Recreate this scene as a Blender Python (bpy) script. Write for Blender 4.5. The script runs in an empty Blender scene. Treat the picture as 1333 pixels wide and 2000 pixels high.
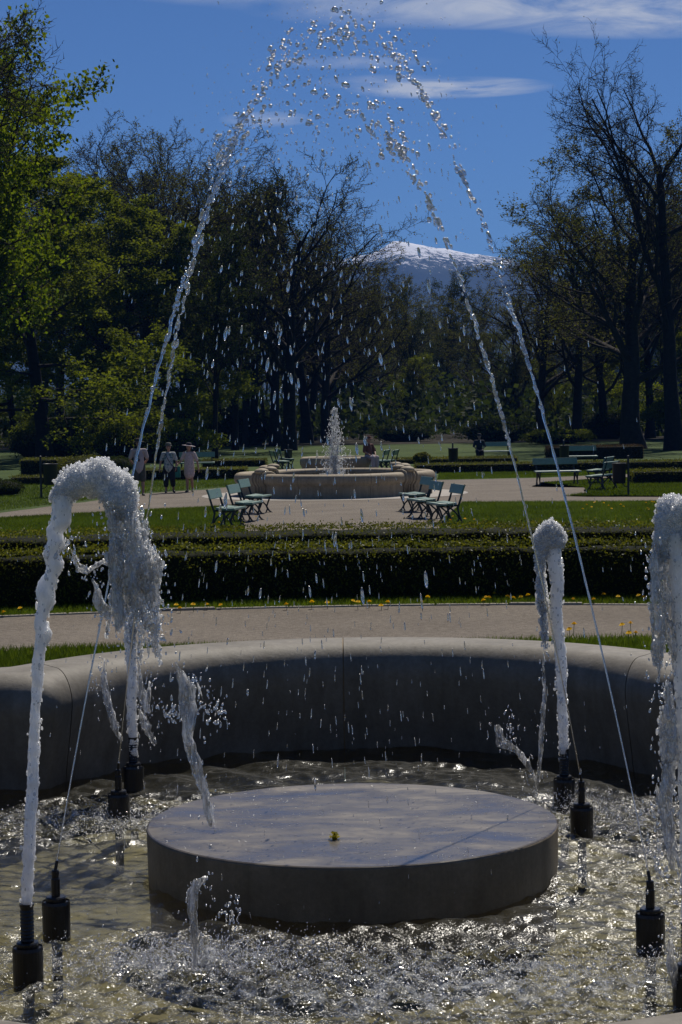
import bpy, bmesh, math, random
import numpy as np
from mathutils import Vector, Matrix, noise

SC = bpy.context.scene
COL = SC.collection
R = math.radians
rnd = random.Random(7)
nrng = np.random.default_rng(11)

# ---------------------------------------------------------------- camera
CAM_Z = 2.8
cam_d = bpy.data.cameras.new('camera')
cam_d.sensor_fit = 'VERTICAL'; cam_d.sensor_height = 36.0; cam_d.lens = 72.0
cam_d.clip_start = 0.1; cam_d.clip_end = 30000
cam = bpy.data.objects.new('camera', cam_d); COL.objects.link(cam)
CAM_M = Matrix.Translation((0, 0, CAM_Z)) @ Matrix.Rotation(R(90 - 3.005), 4, 'X') @ Matrix.Rotation(R(-0.85), 4, 'Z')
cam.matrix_world = CAM_M
SC.camera = cam

# ---------------------------------------------------------------- light
SUN_TO = Vector((0.25, 0.70, 1.0)).normalized()       # direction towards the sun (ahead, a little right)
SUN_EL = math.asin(SUN_TO.z); SUN_AZ = math.atan2(SUN_TO.x, SUN_TO.y)
sun_d = bpy.data.lights.new('sun', 'SUN'); sun_d.energy = 4.3; sun_d.angle = R(0.53); sun_d.color = (1.0, 0.94, 0.84)
sun = bpy.data.objects.new('sun', sun_d); COL.objects.link(sun)
sun.rotation_euler = (-SUN_TO).to_track_quat('-Z', 'Y').to_euler()

W = bpy.data.worlds.new('World'); SC.world = W; W.use_nodes = True
SKY_STRENGTH = 0.062
def build_world():
    nt = W.node_tree; N = nt.nodes; L = nt.links
    for n in list(N): N.remove(n)
    out = N.new('ShaderNodeOutputWorld'); bg = N.new('ShaderNodeBackground')
    sky = N.new('ShaderNodeTexSky'); sky.sky_type = 'NISHITA'; sky.sun_disc = False
    sky.sun_elevation = SUN_EL; sky.sun_rotation = SUN_AZ
    sky.altitude = 3000; sky.air_density = 1.0; sky.dust_density = 0.0; sky.ozone_density = 3.0
    # a polarised, deep blue sky: the whole sky is tinted alike
    tint = N.new('ShaderNodeMix'); tint.data_type = 'RGBA'; tint.blend_type = 'MULTIPLY'; tint.inputs['Factor'].default_value = 1
    tint.inputs['B'].default_value = (0.56, 0.74, 1.0, 1)
    L.new(sky.outputs[0], tint.inputs['A'])
    # cirrus on a flat layer: direction / height gives the layer's plan coordinates
    tc = N.new('ShaderNodeTexCoord'); sep = N.new('ShaderNodeSeparateXYZ'); L.new(tc.outputs['Generated'], sep.inputs[0])
    def math_(op, a, b=None, c=None):
        m = N.new('ShaderNodeMath'); m.operation = op
        for i, v in enumerate((a, b, c)):
            if v is None: continue
            if isinstance(v, (int, float)): m.inputs[i].default_value = v
            else: L.new(v, m.inputs[i])
        return m.outputs[0]
    zc = math_('MAXIMUM', sep.outputs['Z'], 0.02)
    u = math_('DIVIDE', sep.outputs['X'], zc); v = math_('DIVIDE', sep.outputs['Y'], zc)
    cmb = N.new('ShaderNodeCombineXYZ'); L.new(u, cmb.inputs[0]); L.new(math_('MULTIPLY', v, 0.8), cmb.inputs[1])
    nz = N.new('ShaderNodeTexNoise'); nz.inputs['Scale'].default_value = 2.6; nz.inputs['Detail'].default_value = 7; nz.inputs['Roughness'].default_value = .62
    nz.inputs['Distortion'].default_value = .9
    L.new(cmb.outputs[0], nz.inputs['Vector'])
    # cloud bodies: (u, v, half width, half depth, strength)
    total = None
    def body(az_px, el_px, wu, wv, s):
        d = (CAM_M.to_3x3() @ Vector((az_px - 666.5, 1000 - el_px, -4000))).normalized()
        cu, cv = d.x / d.z, d.y / d.z
        du = math_('DIVIDE', math_('SUBTRACT', u, cu), wu); dv = math_('DIVIDE', math_('SUBTRACT', v, cv), wv)
        q = math_('ADD', math_('MULTIPLY', du, du), math_('MULTIPLY', dv, dv))
        f = math_('MAXIMUM', math_('SUBTRACT', 1.0, q), 0.0)
        return math_('MULTIPLY', f, s)
    for b in ((880, 172, .34, .24, 1.7), (1120, 8, .85, .36, 1.35), (760, -30, .7, .32, 1.1), (1300, 30, .5, .36, 1.2), (690, 122, .28, .13, .5), (520, 233, .17, .22, .75), (545, 5, .2, .12, .45), (760,160,.25,.16,.55),
              (300, -220, .6, .3, .9), (1700, -60, .8, .4, .9), (-500, 60, .8, .5, .8), (900, -600, .8, .5, .8)):
        o = body(*b); total = o if total is None else math_('MAXIMUM', total, o)
    wisp = N.new('ShaderNodeMapRange'); wisp.inputs['From Min'].default_value = .33; wisp.inputs['From Max'].default_value = .78
    L.new(nz.outputs[0], wisp.inputs['Value'])
    fac = math_('MULTIPLY', total, wisp.outputs[0])
    fac = math_('MINIMUM', math_('MULTIPLY', fac, 1.0), 0.75)
    mix = N.new('ShaderNodeMix'); mix.data_type = 'RGBA'
    L.new(fac, mix.inputs['Factor']); L.new(tint.outputs['Result'], mix.inputs['A']); mix.inputs['B'].default_value = (9.5, 9.9, 10.6, 1)
    L.new(mix.outputs['Result'], bg.inputs['Color']); bg.inputs['Strength'].default_value = SKY_STRENGTH
    L.new(bg.outputs[0], out.inputs['Surface'])
build_world()
SC.view_settings.view_transform = 'Standard'; SC.view_settings.look = 'None'
SC.view_settings.gamma = 1; SC.view_settings.exposure = 0.05
SC.view_settings.use_curve_mapping = False
SC.render.engine = 'CYCLES'
SC.cycles.use_denoising = True
SC.cycles.max_bounces = 10; SC.cycles.transparent_max_bounces = 24; SC.cycles.transmission_bounces = 8; SC.cycles.glossy_bounces = 4
SC.cycles.caustics_reflective = False; SC.cycles.caustics_refractive = False
SC.cycles.sample_clamp_indirect = 40

# ---------------------------------------------------------------- helpers
M3 = CAM_M.to_3x3(); O3 = CAM_M.translation
def ray(px, py): return M3 @ Vector((px - 666.5, 1000 - py, -4000))
def G(px, py, z=0.0):            # the point of a level plane that this line of sight meets
    d = ray(px, py); return O3 + d * ((z - O3.z) / d.z)
def D(px, py, Y):                # the point at distance Y
    d = ray(px, py); return O3 + d * (Y / d.y)

def link(o, parent=None):
    COL.objects.link(o)
    if parent is not None: o.parent = parent
    return o
def tag(o, label=None, cat=None, group=None, kind=None):
    if label: o['label'] = label
    if cat: o['category'] = cat
    if group: o['group'] = group
    if kind: o['kind'] = kind
    return o
def thing(name, label, cat, loc=(0, 0, 0), rz=0, group=None):
    o = bpy.data.objects.new(name, None); o.empty_display_size = .1
    o.location = loc; o.rotation_euler = (0, 0, rz); link(o)
    return tag(o, label, cat, group)
def mesh_obj(name, verts, faces, mat, parent=None, smooth=False):
    me = bpy.data.meshes.new(name)
    me.from_pydata([tuple(v) for v in verts], [], faces); me.update()
    if mat: me.materials.append(mat)
    if smooth: me.polygons.foreach_set('use_smooth', [True] * len(me.polygons))
    return link(bpy.data.objects.new(name, me), parent)
def np_mesh(name, V, F, mat, smooth=False):
    """V (n,3) float array, F (m,k) int array of equal-sized faces"""
    me = bpy.data.meshes.new(name)
    V = np.asarray(V, np.float32); F = np.asarray(F, np.int32); m, k = F.shape
    me.vertices.add(len(V)); me.vertices.foreach_set('co', V.ravel())
    me.loops.add(m * k); me.loops.foreach_set('vertex_index', F.ravel())
    me.polygons.add(m); me.polygons.foreach_set('loop_start', np.arange(0, m * k, k, dtype=np.int32))
    if smooth: me.polygons.foreach_set('use_smooth', np.ones(m, bool))
    me.update(calc_edges=True); me.validate()
    if mat: me.materials.append(mat)
    return me
def np_obj(name, V, F, mat, parent=None, smooth=False):
    return link(bpy.data.objects.new(name, np_mesh(name, V, F, mat, smooth)), parent)
def bm_obj(name, bm, mat, parent=None, smooth=False):
    me = bpy.data.meshes.new(name); bm.normal_update(); bm.to_mesh(me); bm.free()
    if mat: me.materials.append(mat)
    if smooth: me.polygons.foreach_set('use_smooth', [True] * len(me.polygons))
    return link(bpy.data.objects.new(name, me), parent)
def copy_tree(o, parent=None):
    c = o.copy(); COL.objects.link(c); c.parent = parent
    for ch in list(o.children): copy_tree(ch, c)
    return c

def add_box(bm, c, s, bev=0.0, rot=None):
    r = bmesh.ops.create_cube(bm, size=1)
    vs = r['verts']
    bmesh.ops.scale(bm, vec=s, verts=vs)
    if bev > 0:
        es = list({e for v in vs for e in v.link_edges})
        rb = bmesh.ops.bevel(bm, geom=es, offset=bev, segments=2, affect='EDGES', profile=.5)
        vs = list({v for f in rb['faces'] for v in f.verts} | {v for v in vs if v.is_valid})
    if rot is not None: bmesh.ops.rotate(bm, cent=(0, 0, 0), matrix=rot, verts=vs)
    bmesh.ops.translate(bm, vec=c, verts=vs)
    return vs
def add_tube(bm, pts, radii, sides=8, caps=True):
    pts = [Vector(p) for p in pts]
    if isinstance(radii, (int, float)): radii = [radii] * len(pts)
    rings = []; prev = None
    for i, p in enumerate(pts):
        t = (pts[min(i + 1, len(pts) - 1)] - pts[max(i - 1, 0)]).normalized()
        if prev is None:
            a = Vector((0, 0, 1)) if abs(t.z) < .9 else Vector((1, 0, 0)); n = t.cross(a).normalized()
        else:
            n = (prev - t * prev.dot(t)).normalized()
        b = t.cross(n); prev = n
        rings.append([bm.verts.new(p + (n * math.cos(2 * math.pi * k / sides) + b * math.sin(2 * math.pi * k / sides)) * radii[i]) for k in range(sides)])
    for a, b in zip(rings[:-1], rings[1:]):
        for k in range(sides): bm.faces.new((a[k], a[(k + 1) % sides], b[(k + 1) % sides], b[k]))
    if caps: bm.faces.new(rings[0][::-1]); bm.faces.new(rings[-1])
def add_lathe(bm, prof, sides=24, c=(0, 0, 0)):
    rings = []
    for r, z in prof:
        rings.append([bm.verts.new((c[0] + r * math.cos(2 * math.pi * k / sides), c[1] + r * math.sin(2 * math.pi * k / sides), c[2] + z)) for k in range(sides)])
    for a, b in zip(rings[:-1], rings[1:]):
        for k in range(sides): bm.faces.new((a[k], a[(k + 1) % sides], b[(k + 1) % sides], b[k]))
    bm.faces.new(rings[0][::-1]); bm.faces.new(rings[-1])
def add_ball(bm, c, r, sub=2, scale=(1, 1, 1), rot=None):
    rr = bmesh.ops.create_icosphere(bm, subdivisions=sub, radius=1)
    vs = rr['verts']; bmesh.ops.scale(bm, vec=(r * scale[0], r * scale[1], r * scale[2]), verts=vs)
    if rot is not None: bmesh.ops.rotate(bm, cent=(0, 0, 0), matrix=rot, verts=vs)
    bmesh.ops.translate(bm, vec=c, verts=vs)
def fuse(bm, voxel, smooth_it=2):
    """union of overlapping closed shapes as one continuous skin"""
    me = bpy.data.meshes.new('tmp'); bm.to_mesh(me); bm.free()
    o = bpy.data.objects.new('tmp', me); COL.objects.link(o)
    m = o.modifiers.new('r', 'REMESH'); m.mode = 'VOXEL'; m.voxel_size = voxel; m.use_smooth_shade = True
    if smooth_it:
        s = o.modifiers.new('s', 'SMOOTH'); s.iterations = smooth_it; s.factor = .5
    dg = bpy.context.evaluated_depsgraph_get(); dg.update()
    res = bpy.data.meshes.new_from_object(o.evaluated_get(dg))
    bpy.data.objects.remove(o); bpy.data.meshes.remove(me)
    return res
def me_obj(name, me, mat, parent=None):
    me.name = name; me.materials.clear(); me.materials.append(mat)
    me.polygons.foreach_set('use_smooth', [True] * len(me.polygons))
    return link(bpy.data.objects.new(name, me), parent)

# ---------------------------------------------------------------- materials
def mat(name, build):
    m = bpy.data.materials.new(name); m.use_nodes = True
    nt = m.node_tree
    for n in list(nt.nodes): nt.nodes.remove(n)
    out = nt.nodes.new('ShaderNodeOutputMaterial')
    build(nt, nt.nodes, nt.links, out); return m
def ramp(N, L, src, stops):
    r = N.new('ShaderNodeValToRGB'); L.new(src, r.inputs[0])
    e = r.color_ramp.elements
    while len(e) < len(stops): e.new(.5)
    for i, (p, c) in enumerate(stops):
        e[i].position = p; e[i].color = (c[0], c[1], c[2], 1)
    return r.outputs[0]
def noise_n(N, L, scale, detail=5, rough=.55, vec=None, dist=0):
    n = N.new('ShaderNodeTexNoise'); n.inputs['Scale'].default_value = scale; n.inputs['Detail'].default_value = detail
    n.inputs['Roughness'].default_value = rough; n.inputs['Distortion'].default_value = dist
    if vec is not None: L.new(vec, n.inputs['Vector'])
    return n.outputs[0]
def world_pos(N): return N.new('ShaderNodeNewGeometry').outputs['Position']
def obj_pos(N): return N.new('ShaderNodeTexCoord').outputs['Object']
def bump(N, L, h, strength, dist, normal=None):
    b = N.new('ShaderNodeBump'); b.inputs['Strength'].default_value = strength; b.inputs['Distance'].default_value = dist
    L.new(h, b.inputs['Height'])
    if normal is not None: L.new(normal, b.inputs['Normal'])
    return b.outputs[0]
def principled(N, L, out, rough=.6, spec=.4):
    p = N.new('ShaderNodeBsdfPrincipled'); p.inputs['Roughness'].default_value = rough
    p.inputs['Specular IOR Level'].default_value = spec
    L.new(p.outputs[0], out.inputs['Surface']); return p
def mixc(N, L, f, a, b, mode='MIX'):
    m = N.new('ShaderNodeMix'); m.data_type = 'RGBA'; m.blend_type = mode
    for s, v in (('Factor', f), ('A', a), ('B', b)):
        if isinstance(v, (int, float)): m.inputs[s].default_value = v
        elif isinstance(v, tuple): m.inputs[s].default_value = (*v, 1)
        else: L.new(v, m.inputs[s])
    return m.outputs['Result']

def simple(name, col, rough=.6, spec=.4, var=.25, scale=8, bmp=0.0, metallic=0):
    def b(nt, N, L, out):
        p = principled(N, L, out, rough, spec); p.inputs['Metallic'].default_value = metallic
        n = noise_n(N, L, scale, 6, .6, obj_pos(N))
        c = ramp(N, L, n, [(.25, tuple(v * (1 - var) for v in col)), (.75, tuple(min(1, v * (1 + var)) for v in col))])
        L.new(c, p.inputs['Base Color'])
        if bmp: L.new(bump(N, L, n, bmp, .01), p.inputs['Normal'])
    return mat(name, b)
def leaf_mat(name, ca, cb, trans=.5, rough=.7, tcol=None, spec=.08):
    def b(nt, N, L, out):
        g = N.new('ShaderNodeNewGeometry')
        c = ramp(N, L, g.outputs['Random Per Island'], [(0, ca), (1, cb)])
        n = noise_n(N, L, .35, 3, .5, g.outputs['Position'])
        c = mixc(N, L, .55, c, ramp(N, L, n, [(.3, (.45, .45, .45)), (.7, (1.3, 1.3, 1.3))]), 'MULTIPLY')
        p = N.new('ShaderNodeBsdfPrincipled'); p.inputs['Roughness'].default_value = rough; p.inputs['Specular IOR Level'].default_value = spec
        L.new(c, p.inputs['Base Color'])
        t = N.new('ShaderNodeBsdfTranslucent')
        L.new(mixc(N, L, 1.0, c, tcol or (1.5, 1.35, .55), 'MULTIPLY'), t.inputs['Color'])
        mx = N.new('ShaderNodeMixShader'); mx.inputs[0].default_value = trans
        L.new(p.outputs[0], mx.inputs[1]); L.new(t.outputs[0], mx.inputs[2]); L.new(mx.outputs[0], out.inputs['Surface'])
    return mat(name, b)

def m_stone(name, base, dark, wet=0.0, scale=3.0):
    def b(nt, N, L, out):
        p = principled(N, L, out, .75 - .45 * wet, .4)
        ps = world_pos(N)
        n1 = noise_n(N, L, scale, 8, .62, ps, .3); n2 = noise_n(N, L, scale * 14, 6, .7, ps)
        # run-off streaks
        mp = N.new('ShaderNodeMapping'); mp.inputs['Scale'].default_value = (9, 9, .7); L.new(ps, mp.inputs[0])
        n3 = noise_n(N, L, 1.6, 5, .6, mp.outputs[0])
        c = ramp(N, L, n1, [(.28, dark), (.72, base)])
        c = mixc(N, L, .55, c, ramp(N, L, n2, [(.3, (.62, .6, .56)), (.7, (1.12, 1.1, 1.06))]), 'MULTIPLY')
        c = mixc(N, L, .5, c, ramp(N, L, n3, [(.35, (.6, .57, .5)), (.6, (1.05, 1.05, 1.05))]), 'MULTIPLY')
        L.new(c, p.inputs['Base Color'])
        L.new(bump(N, L, n2, .35, .006), p.inputs['Normal'])
    return mat(name, b)
M_RIM = m_stone('rim stone', (.235, .212, .175), (.13, .115, .09), .2)
M_FARRIM = m_stone('far rim stone', (.42, .345, .235), (.25, .20, .135), .1, 1.6)
M_FLOOR = m_stone('basin floor', (.34, .30, .20), (.14, .125, .08), .3, 6)
def _disc(nt, N, L, out):
    p = principled(N, L, out, .3, .5); ps = world_pos(N)
    mp = N.new('ShaderNodeMapping'); mp.inputs['Scale'].default_value = (1.6, 3.2, 3); mp.inputs['Rotation'].default_value = (0, 0, .2); L.new(ps, mp.inputs[0])
    n1 = noise_n(N, L, 1.8, 8, .62, mp.outputs[0], .5); n2 = noise_n(N, L, 40, 4, .6, ps); n3 = noise_n(N, L, 7, 3, .5, ps)
    c = ramp(N, L, n1, [(.28, (.075, .066, .06)), (.5, (.13, .112, .09)), (.72, (.20, .168, .125))])
    c = mixc(N, L, .6, c, ramp(N, L, n3, [(.30, (.5, .5, .58)), (.46, (1, 1, 1))]), 'MULTIPLY')
    c = mixc(N, L, .4, c, ramp(N, L, n2, [(.3, (.7, .7, .7)), (.7, (1.15, 1.15, 1.15))]), 'MULTIPLY')
    L.new(c, p.inputs['Base Color'])
    r = N.new('ShaderNodeMapRange'); r.inputs['From Min'].default_value = .3; r.inputs['From Max'].default_value = .7
    r.inputs['To Min'].default_value = .12; r.inputs['To Max'].default_value = .5
    L.new(n1, r.inputs['Value']); L.new(r.outputs[0], p.inputs['Roughness'])
    L.new(bump(N, L, n2, .15, .002), p.inputs['Normal'])
M_DISC = mat('wet stone disc', _disc)
M_DISCSIDE = m_stone('disc side', (.30, .245, .16), (.15, .12, .075), .4, 4)
M_MORTAR = simple('joint', (.22, .16, .09), .9)
M_BLACK = simple('black plastic', (.012, .012, .013), .32, .5, .3, 30)
M_IRON = simple('dark iron', (.015, .017, .016), .5, .5, .3, 30)
M_GREENPAINT = simple('pale green paint', (.17, .25, .185), .42, .5, .22, 14, .15)
M_WHITEPAINT = simple('pale paint', (.5, .52, .48), .5, .4, .15, 14)

def _water(nt, N, L, out):
    ps = world_pos(N)
    at = N.new('ShaderNodeAttribute'); at.attribute_name = 'churn'; ch = at.outputs['Fac']
    tr = N.new('ShaderNodeBsdfTransparent'); tr.inputs[0].default_value = (.78, .78, .66, 1)
    mk = N.new('ShaderNodeBsdfDiffuse'); mk.inputs[0].default_value = (.17, .165, .12, 1)      # silt and fine bubbles in the water
    m0 = N.new('ShaderNodeMixShader'); m0.inputs[0].default_value = .08; L.new(tr.outputs[0], m0.inputs[1]); L.new(mk.outputs[0], m0.inputs[2])
    gl = N.new('ShaderNodeBsdfGlossy'); gl.inputs['Roughness'].default_value = .19
    fr = N.new('ShaderNodeFresnel'); fr.inputs['IOR'].default_value = 1.33
    n1 = noise_n(N, L, 34, 3, .6, ps, .8); n2 = noise_n(N, L, 72, 2, .5, ps, .6)
    b2 = N.new('ShaderNodeBump'); b2.inputs['Distance'].default_value = .0135; L.new(n2, b2.inputs['Height'])
    sm_ = N.new('ShaderNodeMapRange'); sm_.inputs['To Min'].default_value = -.08; sm_.inputs['To Max'].default_value = 1.0; L.new(ch, sm_.inputs['Value']); L.new(sm_.outputs[0], b2.inputs['Strength'])
    L.new(bump(N, L, n1, .3, .010), b2.inputs['Normal']); nb = b2.outputs[0]
    L.new(nb, gl.inputs['Normal']); L.new(nb, fr.inputs['Normal'])
    # white froth where the water is torn
    fm = noise_n(N, L, 15, 7, .75, ps, .4)
    add = N.new('ShaderNodeMath'); add.operation = 'MULTIPLY_ADD'; L.new(ch, add.inputs[0]); add.inputs[1].default_value = .40; L.new(fm, add.inputs[2])
    fr_ = N.new('ShaderNodeMapRange'); fr_.inputs['From Min'].default_value = .90; fr_.inputs['From Max'].default_value = 1.12; fr_.inputs['To Max'].default_value = .8; L.new(add.outputs[0], fr_.inputs['Value'])
    fo = N.new('ShaderNodeBsdfDiffuse'); fo.inputs[0].default_value = (.62, .64, .66, 1); L.new(nb, fo.inputs['Normal'])
    m1 = N.new('ShaderNodeMixShader'); L.new(fr_.outputs[0], m1.inputs[0]); L.new(m0.outputs[0], m1.inputs[1]); L.new(fo.outputs[0], m1.inputs[2])
    mx = N.new('ShaderNodeMixShader'); L.new(fr.outputs[0], mx.inputs[0]); L.new(m1.outputs[0], mx.inputs[1]); L.new(gl.outputs[0], mx.inputs[2])
    L.new(mx.outputs[0], out.inputs['Surface'])
M_WATER = mat('pool water', _water)
def _drop(nt, N, L, out):
    p = principled(N, L, out, .11, .5)
    p.inputs['Base Color'].default_value = (1, 1, 1, 1); p.inputs['IOR'].default_value = 1.33
    p.inputs['Transmission Weight'].default_value = 1.0
    g = N.new('ShaderNodeBsdfGlossy'); g.inputs['Roughness'].default_value = .27; g.inputs['Color'].default_value = (1, 1, 1, 1)
    mx = N.new('ShaderNodeMixShader'); mx.inputs[0].default_value = .24
    L.new(p.outputs[0], mx.inputs[1]); L.new(g.outputs[0], mx.inputs[2]); L.new(mx.outputs[0], out.inputs['Surface'])
M_DROP = mat('clear water drop', _drop)
def _froth(nt, N, L, out):
    def mixs(f, a, b):
        m = N.new('ShaderNodeMixShader'); m.inputs[0].default_value = f; L.new(a.outputs[0], m.inputs[1]); L.new(b.outputs[0], m.inputs[2]); return m
    t = N.new('ShaderNodeBsdfTranslucent'); t.inputs[0].default_value = (.97, .975, .98, 1); d = N.new('ShaderNodeBsdfDiffuse'); d.inputs[0].default_value = (.95, .955, .96, 1)
    g = N.new('ShaderNodeBsdfGlossy'); g.inputs['Roughness'].default_value = .24; tr = N.new('ShaderNodeBsdfTransparent')
    L.new(mixs(.42, mixs(.2, mixs(.35, t, d), g), tr).outputs[0], out.inputs['Surface'])
M_FROTH = mat('froth bubbles', _froth)
def foam_mat(name, alpha_lo, cell=70.0, streak=False, smooth=False):
    def b(nt, N, L, out):
        ps = world_pos(N)
        p = N.new('ShaderNodeBsdfPrincipled'); p.inputs['Base Color'].default_value = (.985, .98, .97, 1); p.inputs['Roughness'].default_value = .22
        p.inputs['Subsurface Weight'].default_value = 1.0; p.inputs['Subsurface Radius'].default_value = (1, 1, 1); p.inputs['Subsurface Scale'].default_value = .06; p.inputs['Specular IOR Level'].default_value = .6
        tr = N.new('ShaderNodeBsdfTransparent')
        vor = N.new('ShaderNodeTexVoronoi'); vor.inputs['Scale'].default_value = cell
        mp = N.new('ShaderNodeMapping'); mp.inputs['Scale'].default_value = (1, 1, .28 if streak else .3 if smooth else .8); L.new(ps, mp.inputs[0])
        L.new(mp.outputs[0], vor.inputs['Vector'])
        n1 = noise_n(N, L, 55 if smooth else 26, 5, .65, mp.outputs[0])
        hb = N.new('ShaderNodeMath'); hb.operation = 'ADD'; L.new(vor.outputs['Distance'], hb.inputs[0]); L.new(n1, hb.inputs[1])
        nb = bump(N, L, n1 if smooth else hb.outputs[0], .8 if smooth else 1.0, .014 if smooth else .022)
        L.new(nb, p.inputs['Normal'])
        cell_c = ramp(N, L, vor.outputs['Distance'], [(.12, (.98, .985, .99)), (.75, (.80, .82, .84))])  # bubble edges darkened in the colour, imitating the films' dark refraction
        if not smooth: L.new(cell_c, p.inputs['Base Color'])
        m2 = p
        if streak:                         # half clear water, half white threads
            gw = N.new('ShaderNodeBsdfPrincipled'); gw.inputs['Roughness'].default_value = .12; gw.inputs['IOR'].default_value = 1.33; gw.inputs['Transmission Weight'].default_value = 1; L.new(nb, gw.inputs['Normal'])
            gg = N.new('ShaderNodeBsdfGlossy'); gg.inputs['Roughness'].default_value = .25; L.new(nb, gg.inputs['Normal'])
            mg = N.new('ShaderNodeMixShader'); mg.inputs[0].default_value = .22; L.new(gw.outputs[0], mg.inputs[1]); L.new(gg.outputs[0], mg.inputs[2])
            mps = N.new('ShaderNodeMapping'); mps.inputs['Scale'].default_value = (1, 1, .12); L.new(ps, mps.inputs[0])
            ns = noise_n(N, L, 60, 5, .7, mps.outputs[0])
            rs = N.new('ShaderNodeMapRange'); rs.inputs['From Min'].default_value = .42; rs.inputs['From Max'].default_value = .62; L.new(ns, rs.inputs['Value'])
            m2 = N.new('ShaderNodeMixShader'); L.new(rs.outputs[0], m2.inputs[0]); L.new(mg.outputs[0], m2.inputs[1]); L.new(p.outputs[0], m2.inputs[2])
        a = N.new('ShaderNodeMapRange'); a.inputs['From Min'].default_value = .36; a.inputs['From Max'].default_value = .62
        a.inputs['To Min'].default_value = alpha_lo; a.inputs['To Max'].default_value = 1.0; L.new(n1, a.inputs['Value'])
        m3 = N.new('ShaderNodeMixShader'); L.new(a.outputs[0], m3.inputs[0]); L.new(tr.outputs[0], m3.inputs[1]); L.new(m2.outputs[0], m3.inputs[2])
        L.new(m3.outputs[0], out.inputs['Surface'])
    return mat(name, b)
M_FOAM = foam_mat('aerated water', .8, 120)
M_COLUMN = foam_mat('white water column', .9, 90, False, True)
M_SHEET = foam_mat('falling water', .35, 60, True)

def _ground(nt, N, L, out):
    p = principled(N, L, out, .9, .15); ps = world_pos(N)
    n1 = noise_n(N, L, .35, 6, .6, ps); n2 = noise_n(N, L, 9, 6, .7, ps)
    c = ramp(N, L, n1, [(.3, (.03, .056, .009)), (.7, (.06, .095, .017))])
    c = mixc(N, L, .8, c, ramp(N, L, n2, [(.3, (.5, .5, .5)), (.7, (1.4, 1.35, 1.2))]), 'MULTIPLY')
    L.new(c, p.inputs['Base Color']); L.new(bump(N, L, n2, .8, .05), p.inputs['Normal'])
M_GROUND = mat('lawn soil', _ground)
def _gravel(nt, N, L, out):
    p = principled(N, L, out, .92, .2); ps = world_pos(N)
    n1 = noise_n(N, L, .8, 6, .6, ps); v = N.new('ShaderNodeTexVoronoi'); v.inputs['Scale'].default_value = 48; L.new(ps, v.inputs['Vector'])
    n2 = noise_n(N, L, 16, 8, .8, ps)
    c = ramp(N, L, n1, [(.3, (.15, .128, .104)), (.7, (.215, .187, .153))])
    c = mixc(N, L, .7, c, ramp(N, L, n2, [(.32, (.35, .33, .31)), (.68, (1.45, 1.43, 1.4))]), 'MULTIPLY')
    n3 = noise_n(N, L, 60, 4, .8, ps); c = mixc(N, L, .6, c, ramp(N, L, n3, [(.35, (.5, .49, .48)), (.65, (1.4, 1.38, 1.36))]), 'MULTIPLY')
    L.new(c, p.inputs['Base Color'])
    L.new(bump(N, L, n3, .7, .015), p.inputs['Normal'])
M_GRAVEL = mat('gravel', _gravel)
M_KERB = simple('kerb stone', (.26, .235, .19), .85, .3, .3, 6, .3)
M_GRASS = leaf_mat('grass blades', (.042, .078, .010), (.09, .135, .02), .5)
M_BOX = leaf_mat('box leaves', (.05, .066, .009), (.13, .14, .022), .45, .45, None, .12)
M_BOXCORE = simple('hedge twigs', (.012, .014, .006), .95, .1)
M_BARK = simple('bark', (.035, .029, .022), .95, .15, .4, 5, .6)
M_BARKD = simple('dark bark', (.022, .019, .016), .95, .15, .4, 5, .6)
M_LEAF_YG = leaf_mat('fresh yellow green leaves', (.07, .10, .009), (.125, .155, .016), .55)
M_LEAF_BR = leaf_mat('bright fresh leaves', (.07, .12, .008), (.14, .19, .016), .55)
M_LEAF_OL = leaf_mat('olive buds', (.055, .068, .016), (.105, .115, .03), .5)
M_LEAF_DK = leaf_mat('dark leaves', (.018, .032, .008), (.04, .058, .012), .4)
M_LEAF_RD = leaf_mat('reddish twigs', (.05, .035, .022), (.085, .06, .035), .3)

# ---------------------------------------------------------------- terrain
WATER_Z = 1.06
BC = Vector((0.0, 7.1))                    # middle of the near basin
def ground_z(x, y):
    t = min(1, max(0, (y - 20.0) / 15.0)); t = t * t * (3 - 2 * t)
    return WATER_Z * (1 - t)
NEAR_CIRC = [(0.05, 8.84, 1.85), (-1.6, 7.1, 2.55), (1.7, 7.1, 2.55), (0.0, 5.35, 1.85)]
def outline_r(circles, c, th, off):
    dx, dy = math.cos(th), math.sin(th); ds = []
    for (cx, cy, r) in circles:
        r = r - off; ox, oy = c[0] - cx, c[1] - cy
        b = ox * dx + oy * dy; q = ox * ox + oy * oy - r * r; disc = b * b - q
        if disc > 0: ds.append(-b + math.sqrt(disc))
    mx = max(ds); k = 16.0                    # lobes run into each other softly
    return mx + math.log(sum(math.exp(k * (d - mx)) for d in ds)) / k * .6
def outline_pt(circles, c, th, off):
    r = outline_r(circles, c, th, off); return c[0] + r * math.cos(th), c[1] + r * math.sin(th)

def build_ground():
    n = 288; fac = [1, 1.15, 1.35, 1.6, 1.9, 2.3, 2.8, 3.4, 4.1, 4.9, 5.7, 6.6, 7.6, 8.8, 10, 12, 15, 20, 30, 50, 100, 300, 900, 3000]
    V = []; F = []
    for j, f in enumerate(fac):
        for i in range(n):
            th = 2 * math.pi * i / n
            r0 = outline_r(NEAR_CIRC, BC, th, .05)
            r = r0 if j == 0 else (r0 + (3.4 - r0) * min(1, j / 6)) * f
            x, y = BC.x + r * math.cos(th), BC.y + r * math.sin(th)
            V.append((x, y, ground_z(x, y)))
    for j in range(len(fac) - 1):
        for i in range(n):
            a, b = j * n + i, j * n + (i + 1) % n
            F.append((a, b, b + n, a + n))
    return tag(np_obj('ground', V, np.array(F), M_GROUND, smooth=True), kind='structure')
build_ground()

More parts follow.
